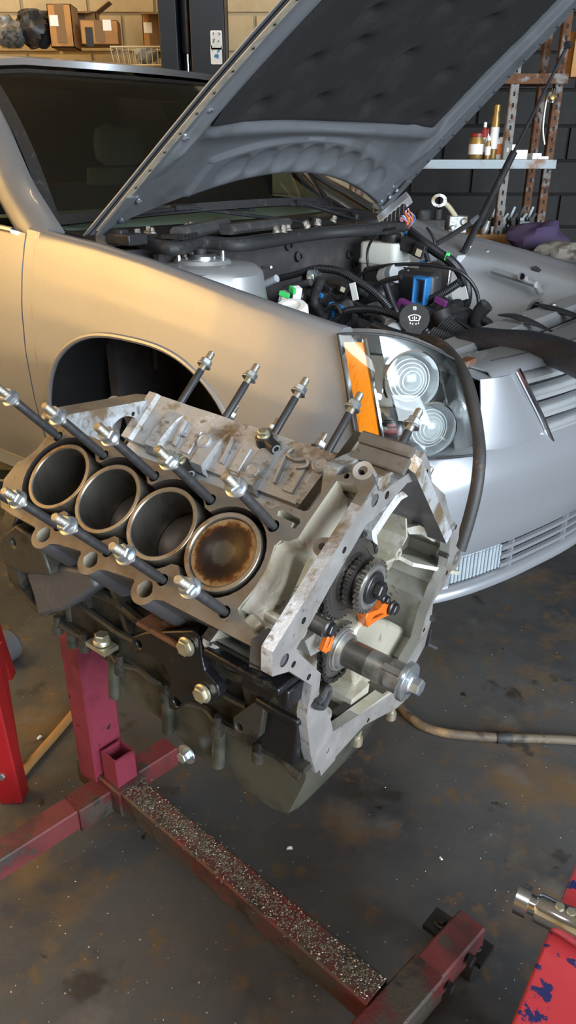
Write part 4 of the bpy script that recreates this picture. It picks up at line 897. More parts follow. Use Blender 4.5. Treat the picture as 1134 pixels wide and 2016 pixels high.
# cowl and seal
m = MB(); m.sheet([[(-.34-.14*k/5-.10*(abs(y)/.75)**2*(k/5), y, .925+.012*math.sin(PI*k/5)+.025*k/5) for y in np.linspace(-.76, .76, 30)] for k in range(6)], .006); cw = m.build('cowl_panel', M['black_plastic'], car, 60)
for k in range(7):
    q = C(318+7*k, 466-1*k, 'z', .955); m = MB(); m.bar(q, q+np.array((.05, .012, 0)), .006, .010); m.build('cowl_slat', M['black_plastic'], cw)
sl = cr([C(x, y, 'z', z) for x, y, z in ((255, 470, .935), (300, 482, .930), (345, 490, .925), (400, 478, .925), (470, 483, .92), (540, 474, .92), (620, 462, .92), (700, 455, .925), (760, 450, .925), (800, 446, .925))], 6)
m = MB(); m.tube(sl, .019, 12); m.build('cowl_seal', M['black_rubber'], car)
m = MB(); m.tube([p+np.array((-.03, 0, .010)) for p in sl], .011, 10); m.build('cowl_seal_lip', M['black_rubber'], car)
rnd = random.Random(3)
m = MB(); m.bar(C(350, 460, 'z', .96), C(440, 440, 'z', .965), .05, .035, ch=.01); m.build('cowl_motor', M['dusty_black'], cw)
m = MB(); m.bar(C(445, 452, 'z', .955), C(560, 438, 'z', .955), .06, .03, ch=.01); m.build('cowl_duct', M['dusty_black'], cw)
for px, py in ((272, 458), (290, 452), (300, 455), (366, 446), (375, 442), (545, 452), (557, 450), (568, 449), (605, 440), (625, 437), (655, 430)):
    q = C(px, py, 'z', .965); m = MB(); m.bolt(q+np.array((0, 0, -.012)), (rnd.uniform(-.5, .5), rnd.uniform(-.5, .5), 1), rnd.uniform(.007, .012), .022, .013); m.build('cowl_fastener', M['stud_thread'], cw)
m = MB(); m.box(C(250, 470, 'z', .95), (.10, .07, .03)); m.box(C(235, 462, 'z', .96), (.05, .03, .03)); m.build('cowl_end_cap', M['black_plastic'], cw, bevel=.004)
# wipers
def wiper(a, b, pv):
    a, b, pv = [np.array(q) for q in (a, b, pv)]; m = MB(); m.tube(cr([a, (a+b)/2+np.array((0, 0, .012)), b], 8), .007, 8); w_ = m.build('wiper_blade', M['black_plastic'], car)
    mid = a+(b-a)*.45+np.array((0, 0, .016)); m = MB(); m.bar(mid, pv, .022, .012, ch=.003); m.bar(mid-(b-a)*.08, mid+(b-a)*.08, .026, .022, ch=.005); m.lathe([(.018, -.012), (.018, .02), (.01, .026)], pv, (0, 0, 1), 16); m.build('wiper_arm', M['black_plastic'], w_)
wiper(C(235, 425, 'x', -.47), C(500, 412, 'x', -.42), C(620, 440, 'x', -.36)); wiper(C(480, 400, 'x', -.42), C(720, 420, 'x', -.42), C(700, 432, 'x', -.36))
# strut tower
tw = C(395, 512, 'y', -.52); m = MB()
P = [[tw+np.array((r*.95*math.cos(t)*(1.25 if math.cos(t) > 0 else 1), r*math.sin(t), z)) for t in np.linspace(0, 2*PI, 33)[:-1]] for r, z in ((.180, -.11), (.175, -.08), (.168, -.03), (.150, -.012), (.085, -.006), (.078, .004), (.066, .006), (.03, .004))]
m.grid(P, cv=True); m.add(P[-1], [tuple(range(32))]); stw = m.build('strut_tower', M['silver_inner'], car, 40)
m = MB(); m.lathe([(.058, 0), (.058, .014), (.050, .020), (.036, .020), (.034, .012), (.0, .012)], tw, (0, 0, 1), 32); m.build('strut_mount', M['satin_chrome'], stw); m = MB(); m.lathe([(.018, .01), (.018, .032), (.012, .036), (0, .036)], tw, (0, 0, 1), 20); m.build('strut_nut', M['black_rubber'], stw)
for a in (0.3, 2.4, 4.5): m = MB(); m.lathe([(.006, 0), (.006, .03)], tw+np.array((.075*math.cos(a), .075*math.sin(a), 0)), (0, 0, 1), 10); m.build('mount_stud', M['zinc'], stw)
m = MB(); m.bar(tw+np.array((-.14, -.10, -.02)), tw+np.array((.14, -.12, -.03)), .06, .02, ch=.005); m.build('inner_fender_rail', M['silver_inner'], car)
# far inner fender
rows = []
for x in np.linspace(-.42, .66, 28):
    zt = ztf(x, 1)-.012; bul = .07*math.exp(-((x+.08)/.20)**2)
    rows.append([np.array((x, y-(bul if k in (3, 4, 5) else bul*.4 if k == 2 else 0), z)) for k, (y, z) in enumerate(((.87, zt+.004), (.80, zt+.002), (.745, zt-.012), (.715, zt-.03), (.66, zt-.13), (.61, zt-.26), (.57, .40)))])
m = MB(); m.sheet(rows[::-1], .004); ifn = m.build('far_inner_fender', M['silver_inner'], car, 40)
for px, py, rx, rz in ((1055, 620, .030, .046), (1028, 545, .012, .012)):
    q = C(px, py, 'y', .60); m = MB(); ax = np.array((0, -1, .35)); x1, y1, z1_ = frame_of(ax)
    m.prism([(rx*1.25*math.cos(t), rz*1.25*math.sin(t)) for t in np.linspace(0, 2*PI, 25)[:-1]], lambda u, v, h: q+np.array((u, 0, v))+ax*h, -.02, .006, [[(rx*math.cos(t), rz*math.sin(t)) for t in np.linspace(0, 2*PI, 25)[:-1]]], 0, 0); m.build('access_hole_rim', M['silver_inner'], ifn)
    m = MB(); m.prism([(rx*1.0*math.cos(t), rz*1.0*math.sin(t)) for t in np.linspace(0, 2*PI, 25)[:-1]], lambda u, v, h: q+np.array((u, 0, v))+ax*h, -.02, -.008); m.build('access_hole_shade', M['wheel_liner'], ifn)  # dark disc fills the opening, painting the shade behind it
for a, b in (((970, 533), (1055, 560)), ((1055, 560), (1065, 580))):
    m = MB(); m.tube([C(*a, 'y', .64), C(*b, 'y', .62)], .012, 10); m.build('pressed_rib', M['silver_inner'], ifn)
for px, py in ((925, 485), (960, 497), (1010, 515), (1072, 535)):
    q = C(px, py, 'y', .77); m = MB(); m.bolt(q, (0, -.2, 1), .009, .010, .012); m.build('fender_bolt', M['zinc'], ifn)
m = MB(); m.bar(C(1048, 532, 'y', .74), C(1062, 540, 'y', .74), .03, .035, ch=.005); m.build('rubber_bumper', M['black_rubber'], ifn)
m = MB(); m.bar(C(862, 500, 'y', .70), C(905, 520, 'y', .66), .05, .07, ch=.006); m.build('gusset', M['silver_inner'], ifn)
# radiator support
a, b = C(1010, 665, 'z', .70), C(1134, 622, 'z', .70)
m = MB(); m.bar((.60, -.52, .695), (.60, .62, .695), .10, .05, ch=.012); m.bar((.68, -.45, .665), (.68, .60, .665), .05, .03, ch=.006); m.build('radiator_support', M['silver_inner'], car, label='dusty cross bar over the radiator')
m = MB(); m.box((.66, 0, .58), (.05, .98, .14)); m.build('radiator_core', M['dusty_black'], car)
for y in (.05, .30, -.30):
    m = MB(); m.bolt((.60, y, .72), (0, 0, 1), .010, .012, .014); m.build('support_bolt', M['zinc'], car)
# ---------------------------------------------------------------- wiring and plumbing in the bay
def cpath(P, y): 
    ys = y if hasattr(y, '__len__') else [y]*len(P)
    return [C(px, py, 'y', q) for (px, py), q in zip(P, ys)]
def loom(P, y, r, name='wire_loom', corr=True, mt='loom', parent=car, label=None):
    pts = cr(cpath(P, y), 10)
    L = sum(np.linalg.norm(pts[i+1]-pts[i]) for i in range(len(pts)-1)); m = MB()
    if corr:
        n = int(L/.0035); seg = np.cumsum([0]+[np.linalg.norm(pts[i+1]-pts[i]) for i in range(len(pts)-1)]); A = np.array(pts)
        q = [np.array([np.interp(t, seg, A[:, k]) for k in range(3)]) for t in np.linspace(0, L, n)]
        m.tube(q, [r*(1.0 if i % 2 else .84) for i in range(n)], 10)
    else: m.tube(pts, r, 10)
    return m.build(name, M[mt], parent, 70 if not corr else 25, label=label)
loom([(600, 540), (622, 530), (646, 530), (674, 536), (703, 553), (727, 569), (751, 589), (768, 609)], -.05, .014)
loom([(655, 640), (662, 630), (678, 615), (703, 609), (735, 609), (768, 617), (800, 632)], -.28, .0125)
loom([(800, 450), (816, 463), (837, 480), (865, 500), (889, 516), (906, 536), (918, 565), (918, 593), (906, 617), (880, 634)], [.55, .5, .45, .42, .4, .38, .35, .32, .3, .3], .019, label='thick corrugated loom curving round the far side')
loom([(825, 602), (833, 597), (857, 585), (885, 569), (905, 555)], .12, .014)
loom([(790, 640), (818, 640), (838, 652), (850, 672)], -.30, .012)
loom([(703, 544), (743, 526), (804, 520), (865, 524), (906, 536), (934, 565), (942, 597), (930, 617), (905, 634)], [.2, .2, .2, .2, .22, .25, .25, .25, .25], .0065, 'thin_cable', False)
loom([(780, 449), (752, 455), (731, 475), (723, 500), (727, 532), (739, 561), (746, 580)], .28, .005, 'thin_cable', False)
loom([(545, 548), (520, 560), (500, 572), (480, 578)], -.32, .012, 'grey_pipe', False, 'grey_plastic')
loom([(549, 548), (575, 542), (601, 534), (620, 528)], -.2, .011)
loom([(560, 570), (590, 560), (612, 556)], -.25, .010, 'coolant_pipe', False, 'dusty_black')
loom([(632, 548), (628, 560), (620, 580), (620, 600), (634, 618), (640, 630)], -.22, .016, 'heater_hose', False, 'black_rubber')
loom([(686, 560), (672, 590), (650, 575), (640, 560)], -.1, .006, 'thin_cable', False)
loom([(655, 660), (690, 640), (700, 620)], -.35, .010, 'thin_cable', False)
loom([(760, 560), (770, 590), (780, 612), (786, 640)], .0, .012, 'thin_cable', False)
loom([(880, 560), (860, 548), (845, 520), (838, 498)], .3, .010)
loom([(700, 620), (720, 600), (745, 560), (790, 545)], .05, .009, 'thin_cable', False)
loom([(850, 655), (880, 668), (910, 680)], -.2, .020, 'intake_duct', True, 'black_rubber')
loom([(870, 640), (890, 655), (905, 668)], -.12, .034, 'intake_duct', True, 'black_rubber')
loom([(866, 612), (874, 636), (880, 648)], -.05, .030, 'intake_duct', False, 'black_rubber')
loom([(958, 600), (945, 614), (938, 635), (944, 656)], .12, .024, 'radiator_elbow', False, 'black_rubber', label='black rubber elbow beside the silver inner fender')
loom([(952, 630), (964, 640), (968, 660)], .12, .014, 'elbow_branch', False, 'black_rubber')
loom([(895, 628), (925, 648), (945, 662)], .0, .008, 'thin_cable', False)
loom([(880, 640), (905, 650), (930, 652)], .05, .012)
loom([(845, 486), (870, 474), (900, 456), (928, 438)], .62, .010, 'black_rod', False, 'dusty_black')
q0, q1 = C(928, 438, 'y', .62), C(942, 425, 'y', .62); m = MB(); m.tube([q0, q1], [.010, .006], 10); m.build('rod_tip', M['zinc'], car)
loom([(840, 448), (850, 462), (856, 480), (850, 492)], .6, .005, 'thin_cable', False)
loom([(640, 600), (660, 606), (690, 596), (712, 602)], -.12, .007, 'thin_cable', False)
loom([(735, 640), (760, 650), (790, 660), (830, 668)], -.42, .012, 'thin_cable', False)
for pts in ([(790, 536), (796, 560), (800, 600)], [(803, 532), (810, 552), (813, 592)]): loom(pts, .22, .0065, 'brake_pipe', False, 'satin_chrome')
loom([(640, 612), (660, 600), (672, 618)], -.3, .007, 'thin_cable', False)
def conn(px, py, y, w_, h_, dp, mt, rot=0, name='connector', clip=None, side_=None):
    q = C(px, py, 'y', y); a = math.radians(rot); R = np.array([[math.cos(a), -math.sin(a), 0], [math.sin(a), math.cos(a), 0], [0, 0, 1]]) @ np.array([[math.cos(.3), 0, math.sin(.3)], [0, 1, 0], [-math.sin(.3), 0, math.cos(.3)]])
    m = MB(); m.box(q, (w_, dp, h_), R); o = m.build(name, M[mt], car, bevel=.003)
    if clip: m = MB(); m.box(q+R@np.array((0, -dp*.45, h_*.3)), (w_*1.12, dp*.35, h_*.45), R); m.build('locking_clip', M[clip], o, bevel=.002)
    m = MB(); m.box(q+R@np.array((w_*.1, -dp*.5, -.1*h_)), (w_*.5, .006, h_*.5), R); m.build('connector_mouth', M['wire_cream' if side_ else 'black_plastic'], o)
conn(561, 585, -.36, .030, .034, .03, 'grey_plastic', 20, clip='green_plastic', side_=1); conn(582, 577, -.34, .026, .038, .03, 'white_label', -20, clip='green_plastic')
conn(678, 566, -.1, .030, .030, .03, 'black_plastic', 10, side_=1); conn(634, 585, -.2, .02, .03, .03, 'black_plastic', 0, clip='blue_plastic'); conn(662, 603, -.25, .045, .014, .03, 'blue_plastic', 15); conn(655, 612, -.25, .012, .05, .02, 'blue_plastic', 0)
conn(648, 572, -.1, .03, .03, .03, 'black_plastic'); conn(700, 556, -.02, .03, .03, .03, 'black_plastic', 30); conn(830, 493, .42, .045, .05, .05, 'black_plastic', 0, side_=1); conn(812, 485, .45, .09, .05, .05, 'black_plastic', 10)
conn(840, 523, .30, .05, .022, .03, 'blue_plastic', -10); conn(855, 531, .30, .03, .03, .03, 'grey_plastic', 0, side_=1); conn(870, 600, .1, .04, .045, .04, 'black_plastic', 0, clip='purple_plastic'); conn(800, 602, .05, .06, .03, .03, 'purple_plastic', 0)
conn(620, 548, -.18, .03, .045, .03, 'dusty_black', 0); conn(768, 450, .5, .04, .04, .04, 'dusty_black', 0); conn(860, 640, -.02, .06, .05, .05, 'black_plastic', 15); conn(720, 650, -.3, .08, .04, .06, 'black_plastic', 15); conn(755, 628, -.1, .07, .04, .05, 'dusty_black', -15)
q = C(600, 548, 'y', -.2); m = MB(); m.lathe([(.026, -.03), (.030, -.028), (.030, 0), (.024, .002), (.022, -.02), (0, -.02)], q, (-.5, -.8, .2), 24); m.build('hose_fitting', M['dusty_black'], car)
q = C(616, 547, 'y', -.2); m = MB(); m.lathe([(.027, -.012), (.028, -.01), (.028, .01), (.027, .012)], q, (.9, .3, .1), 24); m.build('hose_clamp', M['zinc'], car)
m = MB(); m.box(C(697, 574, 'y', -.12), (.022, .004, .055), np.array([[.95, 0, -.3], [0, 1, 0], [.3, 0, .95]])); m.build('paper_tag', M['white_label'], car)
# blue clip frame, light bracket, grey canister
q = C(829, 573, 'y', .1); m = MB(); m.prism([(-.026, -.045), (.024, -.045), (.027, .045), (-.024, .048)], lambda u, v, h: q+np.array((u, h, v)), -.02, .02, [[(-.018, -.037), (.015, -.037), (.018, .036), (-.016, .040)]]); m.build('blue_latch_frame', M['blue_plastic'], car, bevel=.004)
q = C(850, 545, 'y', .25); m = MB(); m.prism([(-.06, -.06), (.07, -.05), (.075, .03), (.02, .06), (-.05, .04)], lambda u, v, h: q+np.array((u, h, v)), -.01, .01, [circ(.0, 0, .016, 18)]); m.build('aluminium_bracket', M['satin_chrome'], car, bevel=.004)
a, b = C(745, 546, 'y', .25), C(782, 538, 'y', .20); m = MB(); m.tube([a, a+(b-a)*.05, a+(b-a)*.75], .036, 24); m.build('booster_valve', M['white_label'], car); m = MB(); m.tube([a+(b-a)*.72, b], [.036, .033], 24); m.build('valve_cap', M['grey_plastic'], car)
m = MB(); m.box(C(790, 590, 'y', .25), (.30, .10, .22)); m.box(C(700, 600, 'y', .1), (.30, .12, .16)); m.box(C(850, 640, 'y', .1), (.25, .15, .12)); m.box(C(620, 610, 'y', -.05), (.25, .15, .10)); m.build('transmission_cradle', M['black_plastic'], car, bevel=.02)
for k, (px, py, y) in enumerate(((600, 590, -.2), (690, 605, -.1), (745, 605, 0), (775, 575, .15), (640, 640, -.35), (840, 615, .05), (720, 575, .05), (780, 655, -.35), (905, 600, .25))):
    m = MB(); q = C(px, py, 'y', y); m.lathe([(.02, 0), (.022, .01), (.022, .04), (.014, .05), (.014, .06), (0, .06)], q, (.3*math.sin(k*2.1), -.8, .4*math.cos(k)), 16); m.build('sensor_body', M[('black_plastic', 'dusty_black', 'zinc', 'black_plastic', 'grey_plastic', 'black_plastic', 'dusty_black', 'grey_plastic', 'black_plastic')[k]], car)
m = MB(); q = C(572, 607, 'y', -.5); m.lathe([(.05, -.05), (.05, 0), (.044, .008), (.03, .008), (.028, .0), (0, .0)], q, (.1, -.3, 1), 28); m.build('filler_ring', M['white_label'], car)
# brake fluid reservoir
q = C(757, 512, 'y', .45); rs = bpy.data.objects.new('brake_reservoir', None); COL.objects.link(rs); rs.parent = car; rs['label'] = 'translucent white brake fluid reservoir'
def rrect(a, b, r, n=6): 
    o = []
    for cx, cy, t0_ in ((a-r, b-r, 0), (-a+r, b-r, PI/2), (-a+r, -b+r, PI), (a-r, -b+r, 1.5*PI)): o += [(cx+r*math.cos(t0_+PI/2*i/n), cy+r*math.sin(t0_+PI/2*i/n)) for i in range(n+1)]
    return o
m = MB(); rr = [(.88, -.075), (.95, -.07), (.97, -.012), (1.05, -.008), (1.05, .004), (1.0, .008), (1.0, .06), (.94, .068)]
P = [[q+np.array((u*k, v*k, z)) for u, v in rrect(.085, .062, .025)] for k, z in rr]; m.grid(P, cv=True); m.add(P[0], [tuple(range(28))[::-1]]); m.add(P[-1], [tuple(range(28))]); m.build('reservoir_tank', M['reservoir'], rs, 40)
m = MB(); m.lathe([(.036, 0), (.038, .004), (.038, .030), (.033, .034), (0, .034)], q+np.array((.02, .01, .066)), (0, 0, 1), 28); m.build('reservoir_cap', M['black_plastic'], rs); m = MB(); m.box(q+np.array((-.02, -.055, -.035)), (.02, .014, .03)); m.build('level_window', M['black_plastic'], rs)
m = MB(); m.box(q+np.array((-.06, .03, .075)), (.05, .04, .035)); m.build('fluid_sensor', M['dusty_black'], rs, bevel=.004)
# washer filler cap with its symbol
q = C(816, 626, 'y', -.36); ax = np.array((.50, -.72, .48)); ax /= np.linalg.norm(ax); X_ = np.cross((0, 0, 1), ax); X_ /= np.linalg.norm(X_); Y_ = np.cross(ax, X_)
wc = bpy.data.objects.new('washer_filler', None); COL.objects.link(wc); wc.parent = car; wc['label'] = 'black washer fluid cap with white windshield spray symbol'
m = MB(); m.prism(circ(0, 0, .040, 36, -.9, PI+.9)+[(-.030, -.030), (-.020, -.056), (.020, -.056), (.030, -.030)] if False else [(.041*math.cos(t), .041*math.sin(t)) for t in np.linspace(-.95, PI+.95, 34)]+[(-.016, -.050), (-.014, -.075), (.014, -.075), (.016, -.050)], lambda u, v, h: q+X_*u+Y_*v+ax*h, -.014, 0); m.build('cap', M['black_plastic'], wc, bevel=.003)
m = MB(); m.tube([q-ax*.02-Y_*.05, q-ax*.05-Y_*.09], .032, 20); m.build('filler_neck', M['reservoir'], wc)
def glyph(polys, name='spray_symbol'):
    m = MB()
    for pl_, hs in polys: m.prism(pl_, lambda u, v, h: q+X_*u+Y_*v+ax*h, .0, .0008, hs)
    m.build(name, M['white_label'], wc)
arc_o = [(.021*math.cos(t), -.012+.021*math.sin(t)) for t in np.linspace(2.45, .69, 12)]; arc_i = [(.017*math.cos(t), -.0115+.017*math.sin(t)) for t in np.linspace(.72, 2.42, 12)]
outer = [(-.0175, .004), (-.009, .0085), (0, .010), (.009, .0085), (.0175, .004), (.0125, -.009), (0, -.0075), (-.0125, -.009)]
inner = [(x*.80, y*.76+.0002) for x, y in outer]
drops = [([(x-.0012, y-.0022), (x+.0012, y-.0022), (x+.0014, y+.001), (x, y+.003), (x-.0014, y+.001)], []) for x, y in ((-.011, -.0145), (-.0045, -.0165), (.0045, -.0165), (.011, -.0145), (-.005, .0), (0, .002), (.005, .0))]
jet = [([(-.0010, -.008), (.0010, -.008), (.0010, -.001), (-.0010, -.001)], [])]
glyph([(outer, [inner])]+drops+jet)
glyph([([(-.004, .022), (.004, .022), (.004, .031), (-.004, .031)], [[(-.0025, .0235), (.0025, .0235), (.0025, .0260), (-.0025, .0260)], [(-.0025, .0272), (.0025, .0272), (.0025, .0295), (-.0025, .0295)]])], 'book_symbol')
# engine control module with its coloured wires
a, b = C(748, 436, 'y', .40), C(806, 388, 'y', .44); md = bpy.data.objects.new('control_module', None); COL.objects.link(md); md.parent = car; md['label'] = 'silver finned control module propped against the hood corner'
m = MB(); m.bar(a, b, .045, .030, (0, -.6, .8), ch=.003); m.build('module_case', M['lamp_silver'], md)
dn = np.array((.25, -.35, -.9)); dn /= np.linalg.norm(dn)
for k in range(6): p = a+(b-a)*(.12+.14*k); m = MB(); m.box(p+dn*.028, (.018, .03, .040)); m.build('module_plug', M['black_plastic'], md, bevel=.003)
wire_c = ['orange_wire', 'pink_wire', 'orange_wire', 'white_wire', 'pink_wire', 'blue_wire', 'orange_wire', 'white_wire', 'pink_wire', 'orange_wire']
for k in range(18):
    s0 = a+(b-a)*(.60+.022*k)+dn*.04; e0 = C(793+1.4*(k % 6), 452+2*(k//6), 'y', .44); mid = (s0+e0)/2+np.array((.02*math.sin(k*1.3)+.015, .02*math.cos(k*2.1), .008)); m = MB(); m.tube(cr([s0, mid, e0], 6), .0022, 5); m.build('wire', M[wire_c[k % 10]], md)
conn(803, 462, .52, .03, .035, .03, 'grey_plastic', 0, clip='blue_plastic'); conn(780, 445, .55, .02, .02, .02, 'green_plastic', 0); conn(880, 505, .40, .016, .03, .02, 'green_plastic', 30)
m = MB(); qq = C(905, 580, 'y', .30); m.box(qq, (.06, .004, .045), np.array([[.9, 0, -.35], [0, 1, 0], [.35, 0, .9]])); m.build('loom_label', M['white_label'], car); m = MB(); m.box(C(895, 604, 'y', .38), (.08, .004, .05), np.array([[.9, 0, .35], [0, 1, 0], [-.35, 0, .9]])); m.build('loom_label', M['white_label'], car)
# dark plastic blades by the radiator support
for P in ([(980, 620), (1010, 622), (1050, 636), (1086, 652)], [(1050, 598), (1085, 606), (1134, 622), (1180, 640)]):
    pts = cr(cpath(P, -.02 if P[0][0] < 1000 else .25), 6); n = len(pts); m = MB(); m.tube(pts, [.003+.022*math.sin(PI*min(.92, i/(n-1)+.02)) for i in range(n)], 12, flat=.28); m.build('plastic_splash_blade', M['black_plastic'], car)
pts = cr(cpath([(1090, 655), (1100, 668), (1104, 690)], -.05), 5); m = MB(); m.tube(pts, .012, 8); m.build('latch_cable', M['black_rubber'], car)
# ================================================================= LOOSE HOSES ON THE CAR
def world(p): return CAR.R @ np.array(p)+CAR.O
pts = cr([world(C(px, py, 'z', z)) for px, py, z in ((862, 690, .660), (900, 682, .690), (940, 672, .715), (985, 676, .725), (1040, 680, .735), (1090, 692, .738), (1140, 712, .738), (1190, 740, .73))], 14)
n = len(pts); L = np.cumsum([0]+[np.linalg.norm(pts[i+1]-pts[i]) for i in range(n-1)])
def resample(pts, step):
    A = np.array(pts); s = np.cumsum([0]+[np.linalg.norm(A[i+1]-A[i]) for i in range(len(A)-1)]); k = int(s[-1]/step); return [np.array([np.interp(t, s, A[:, j]) for j in range(3)]) for t in np.linspace(0, s[-1], k)]
pp = resample(pts, .004); b0 = pp[0]
hs = thing('sleeved_hose', 'thick black braided sleeve hose lying across the nose of the car', 'hose', loc=tuple(b0))
k0 = int(len(pp)*.20); m = MB(); m.tube([p-b0 for p in pp[:k0+2]], .031, 20); m.build('bare_end', M['black_rubber'], hs)
mat('braid', (.010, .012, .018), .45, layers=[((.026, .029, .040), 260, .45, .58)], bump=(320, .8))
m = MB(); m.tube([p-b0 for p in pp[k0:]], [.036*(1+.012*(i % 2)) for i in range(len(pp)-k0)], 24); m.build('braided_sleeve', M['braid'], hs, 60)
pts = cr([world(C(px, py, 'y', y)) for px, py, y in ((835, 665, -.50), (858, 674, -.56), (885, 695, -.62), (912, 735, -.68), (930, 790, -.72), (940, 850, -.755), (944, 900, -.79), (938, 960, -.82), (924, 1020, -.84), (905, 1082, -.86))], 10)
b0 = pts[0]; m = MB(); m.tube([p-b0 for p in pts], .0135, 14); o = m.build('rubber_hose', M['hose_black']); o.location = b0; tag(o, 'worn black rubber hose hanging down over the headlamp and bumper', 'hose')
p = world(C(918, 712, 'z', .735)); m = MB(); m.prism([(-.028, -.012), (.026, -.014), (.028, .012), (-.026, .014)], lambda u, v, h: (u*CAR.R[0, 1]+v*CAR.R[0, 0], u*CAR.R[1, 1]+v*CAR.R[1, 0], h), 0, .018); o = m.build('rubber_block', M['rust_post'], bevel=.002); o.location = p-np.array((0, 0, .012)); tag(o, 'small rusty brown block resting on the nose panel under the sleeved hose', 'block')

# ================================================================= FLOOR HOSES, GRIT
def fhose(P, r, mt, label, z=None):
    pts = cr([G(px, py, 'z', z or r) for px, py in P], 10); b0 = np.array((pts[0][0], pts[0][1], 0)); m = MB(); m.tube([p-b0 for p in pts], r, 12); o = m.build('air_hose', M[mt]); o.location = b0; return tag(o, label, 'hose')
fhose([(500, 1240), (600, 1282), (690, 1318), (745, 1350), (785, 1388), (815, 1418), (850, 1436), (900, 1446), (985, 1452), (1060, 1454), (1134, 1458), (1220, 1470)], .0125, 'hose_dirty', 'dirty black air hose lying on the floor right of the engine')
fhose([(185, 1350), (160, 1385), (110, 1445), (60, 1502), (40, 1525), (0, 1552), (-60, 1590)], .0115, 'hose_orange', 'orange brown air hose on the floor behind the stand post')
q = G(992, 1452, 'z', .0125); m = MB(); m.lathe([(.0145, -.02), (.016, -.015), (.016, .015), (.0145, .02)], (0, 0, 0), (1, .05, 0), 14); o = m.build('hose_tape', M['black_rubber']); o.location = q; tag(o, 'black tape wrap around the dirty air hose', 'tape')
rg = random.Random(11)
def chips(name, places, size, mt, label, parent=None):
    m = MB()
    for p in places:
        r = size*rg.uniform(.5, 1.5); a = rg.uniform(0, 6.3); u = np.array((math.cos(a), math.sin(a), rg.uniform(-.3, .3)))*r; v = np.array((-math.sin(a), math.cos(a), rg.uniform(-.3, .3)))*r*rg.uniform(.25, .7); w_ = np.array((0, 0, r*.5)); p = np.array(p)
        m.add([p-u-v, p+u-v, p+u*.8+v, p-u+v, p+w_], [(0, 1, 4), (1, 2, 4), (2, 3, 4), (3, 0, 4)])
    o = m.build(name, M[mt], parent, 10, kind='stuff'); o['label'] = label; return o
mat('shaving', (.42, .40, .35), .4, .5); mat('grit', (.10, .085, .06), .7)
bl = np.linalg.norm(p1-p0)
chips('metal_shavings', [S(p0+d*(rg.random()**.8*bl)+c*rg.uniform(-.026, .026)+zz*.0003) for _ in range(750)], .0014, 'shaving', 'bright metal shavings strewn along the beam', st)
chips('oily_grit', [S(p0+d*(bl*rg.random())+c*rg.gauss(0, .012)+zz*.0003) for _ in range(1400)], .0022, 'grit', 'dark oily grit on the beam', st)
fl = []
while len(fl) < 420:
    px, py = rg.uniform(0, 1134), rg.uniform(1200, 2016); p = G(px, py, 'z', 0.0); fl.append(p)
o = chips('floor_grit', fl, .0016, 'shaving', 'pale grit and metal chips scattered over the floor'); o['category'] = 'grit'
for k, (px, py, r) in enumerate(((570, 1670, .007), (78, 1452, .008), (868, 1690, .005))):
    q = G(px, py, 'z', .0); m = MB(); m.add([(-r, -r*.5, 0), (r, -r*.4, 0), (r*.9, r*.5, 0), (-r*.8, r*.5, 0), (-r*.6, -r*.2, r*.6), (r*.6, -r*.2, r*.5), (r*.5, r*.3, r*.6), (-r*.5, r*.3, r*.5)], [(0, 1, 5, 4), (1, 2, 6, 5), (2, 3, 7, 6), (3, 0, 4, 7), (4, 5, 6, 7), (3, 2, 1, 0)])
    o = m.build('stone_chip', M['white_label']); o.location = q; o.rotation_euler = (0, 0, k); tag(o, ('pale chip on the floor below the oil pan', 'pale chip on the floor beside the orange hose', 'tiny pale chip on the floor above the front caster')[k], 'chip')

# ================================================================= RED HOIST AT THE LEFT EDGE
hb = G(20, 1600, 'z', 0); hs = thing('steel_hoist', 'bright red steel hoist legs standing at the left edge', 'hoist', loc=(hb[0]-.01, hb[1]+.05, 0))
mat('bright_red', (.25, .008, .010), .38, layers=[((.13, .007, .008), 5, .5, .7), ((.05, .02, .018), 26, .62, .70)])
hx = np.array((hb[0]-.01, hb[1]+.05, 0.))
q0 = G(36, 1600, 'y', hx[1]); q1 = G(-28, 1330, 'y', hx[1]+.03)
m = MB(); m.bar(np.array((q0[0], q0[1], .0))-hx, q1-hx, .055, .05, (0, 1, 0), ch=.004); m.build('upright', M['bright_red'], hs)
q0 = G(30, 1490, 'y', hx[1]+.10); q1 = G(-6, 1270, 'y', hx[1]+.10); m = MB(); m.bar(q0-hx, q1-hx, .014, .03, (0, 1, 0)); m.build('brace', M['bright_red'], hs)
q0 = G(22, 1332, 'y', hx[1]+.25); q1 = G(-10, 1235, 'y', hx[1]+.25); m = MB(); m.bar(q0-hx, q1-hx, .016, .03, (0, 1, 0)); m.build('side_plate', M['bright_red'], hs)
q0 = G(30, 1495, 'y', hx[1]+.09); m = MB(); m.bar(q0-hx, np.array((q0[0], q0[1], 0))-hx, .02, .02, (0, 1, 0)); m.build('foot', M['black_iron'], hs)
q0 = G(4, 1524, 'y', hx[1]-.01); m = MB(); m.bolt(q0-hx, (0, -1, 0), .011, .012, .013); m.build('hoist_bolt', M['zinc'], hs)
q = G(14, 1300, 'z', 0); ck = thing('rubber_wheel', 'worn grey rubber wheel on the floor at the left edge', 'wheel', loc=(q[0], q[1], .05)); m = MB(); m.lathe([(.02, -.03), (.044, -.03), (.050, -.022), (.050, .022), (.044, .03), (.02, .03)], (0, 0, 0), (.5, 1, 0), 28); mat('grey_rubber', (.075, .075, .08), .8); m.build('tyre', M['grey_rubber'], ck); m = MB(); m.lathe([(.0, -.031), (.019, -.031), (.019, .031), (0, .031)], (0, 0, 0), (.5, 1, 0), 20); m.build('hub', M['black_iron'], ck)  # small loose wheel: grey rubber tyre on an iron hub

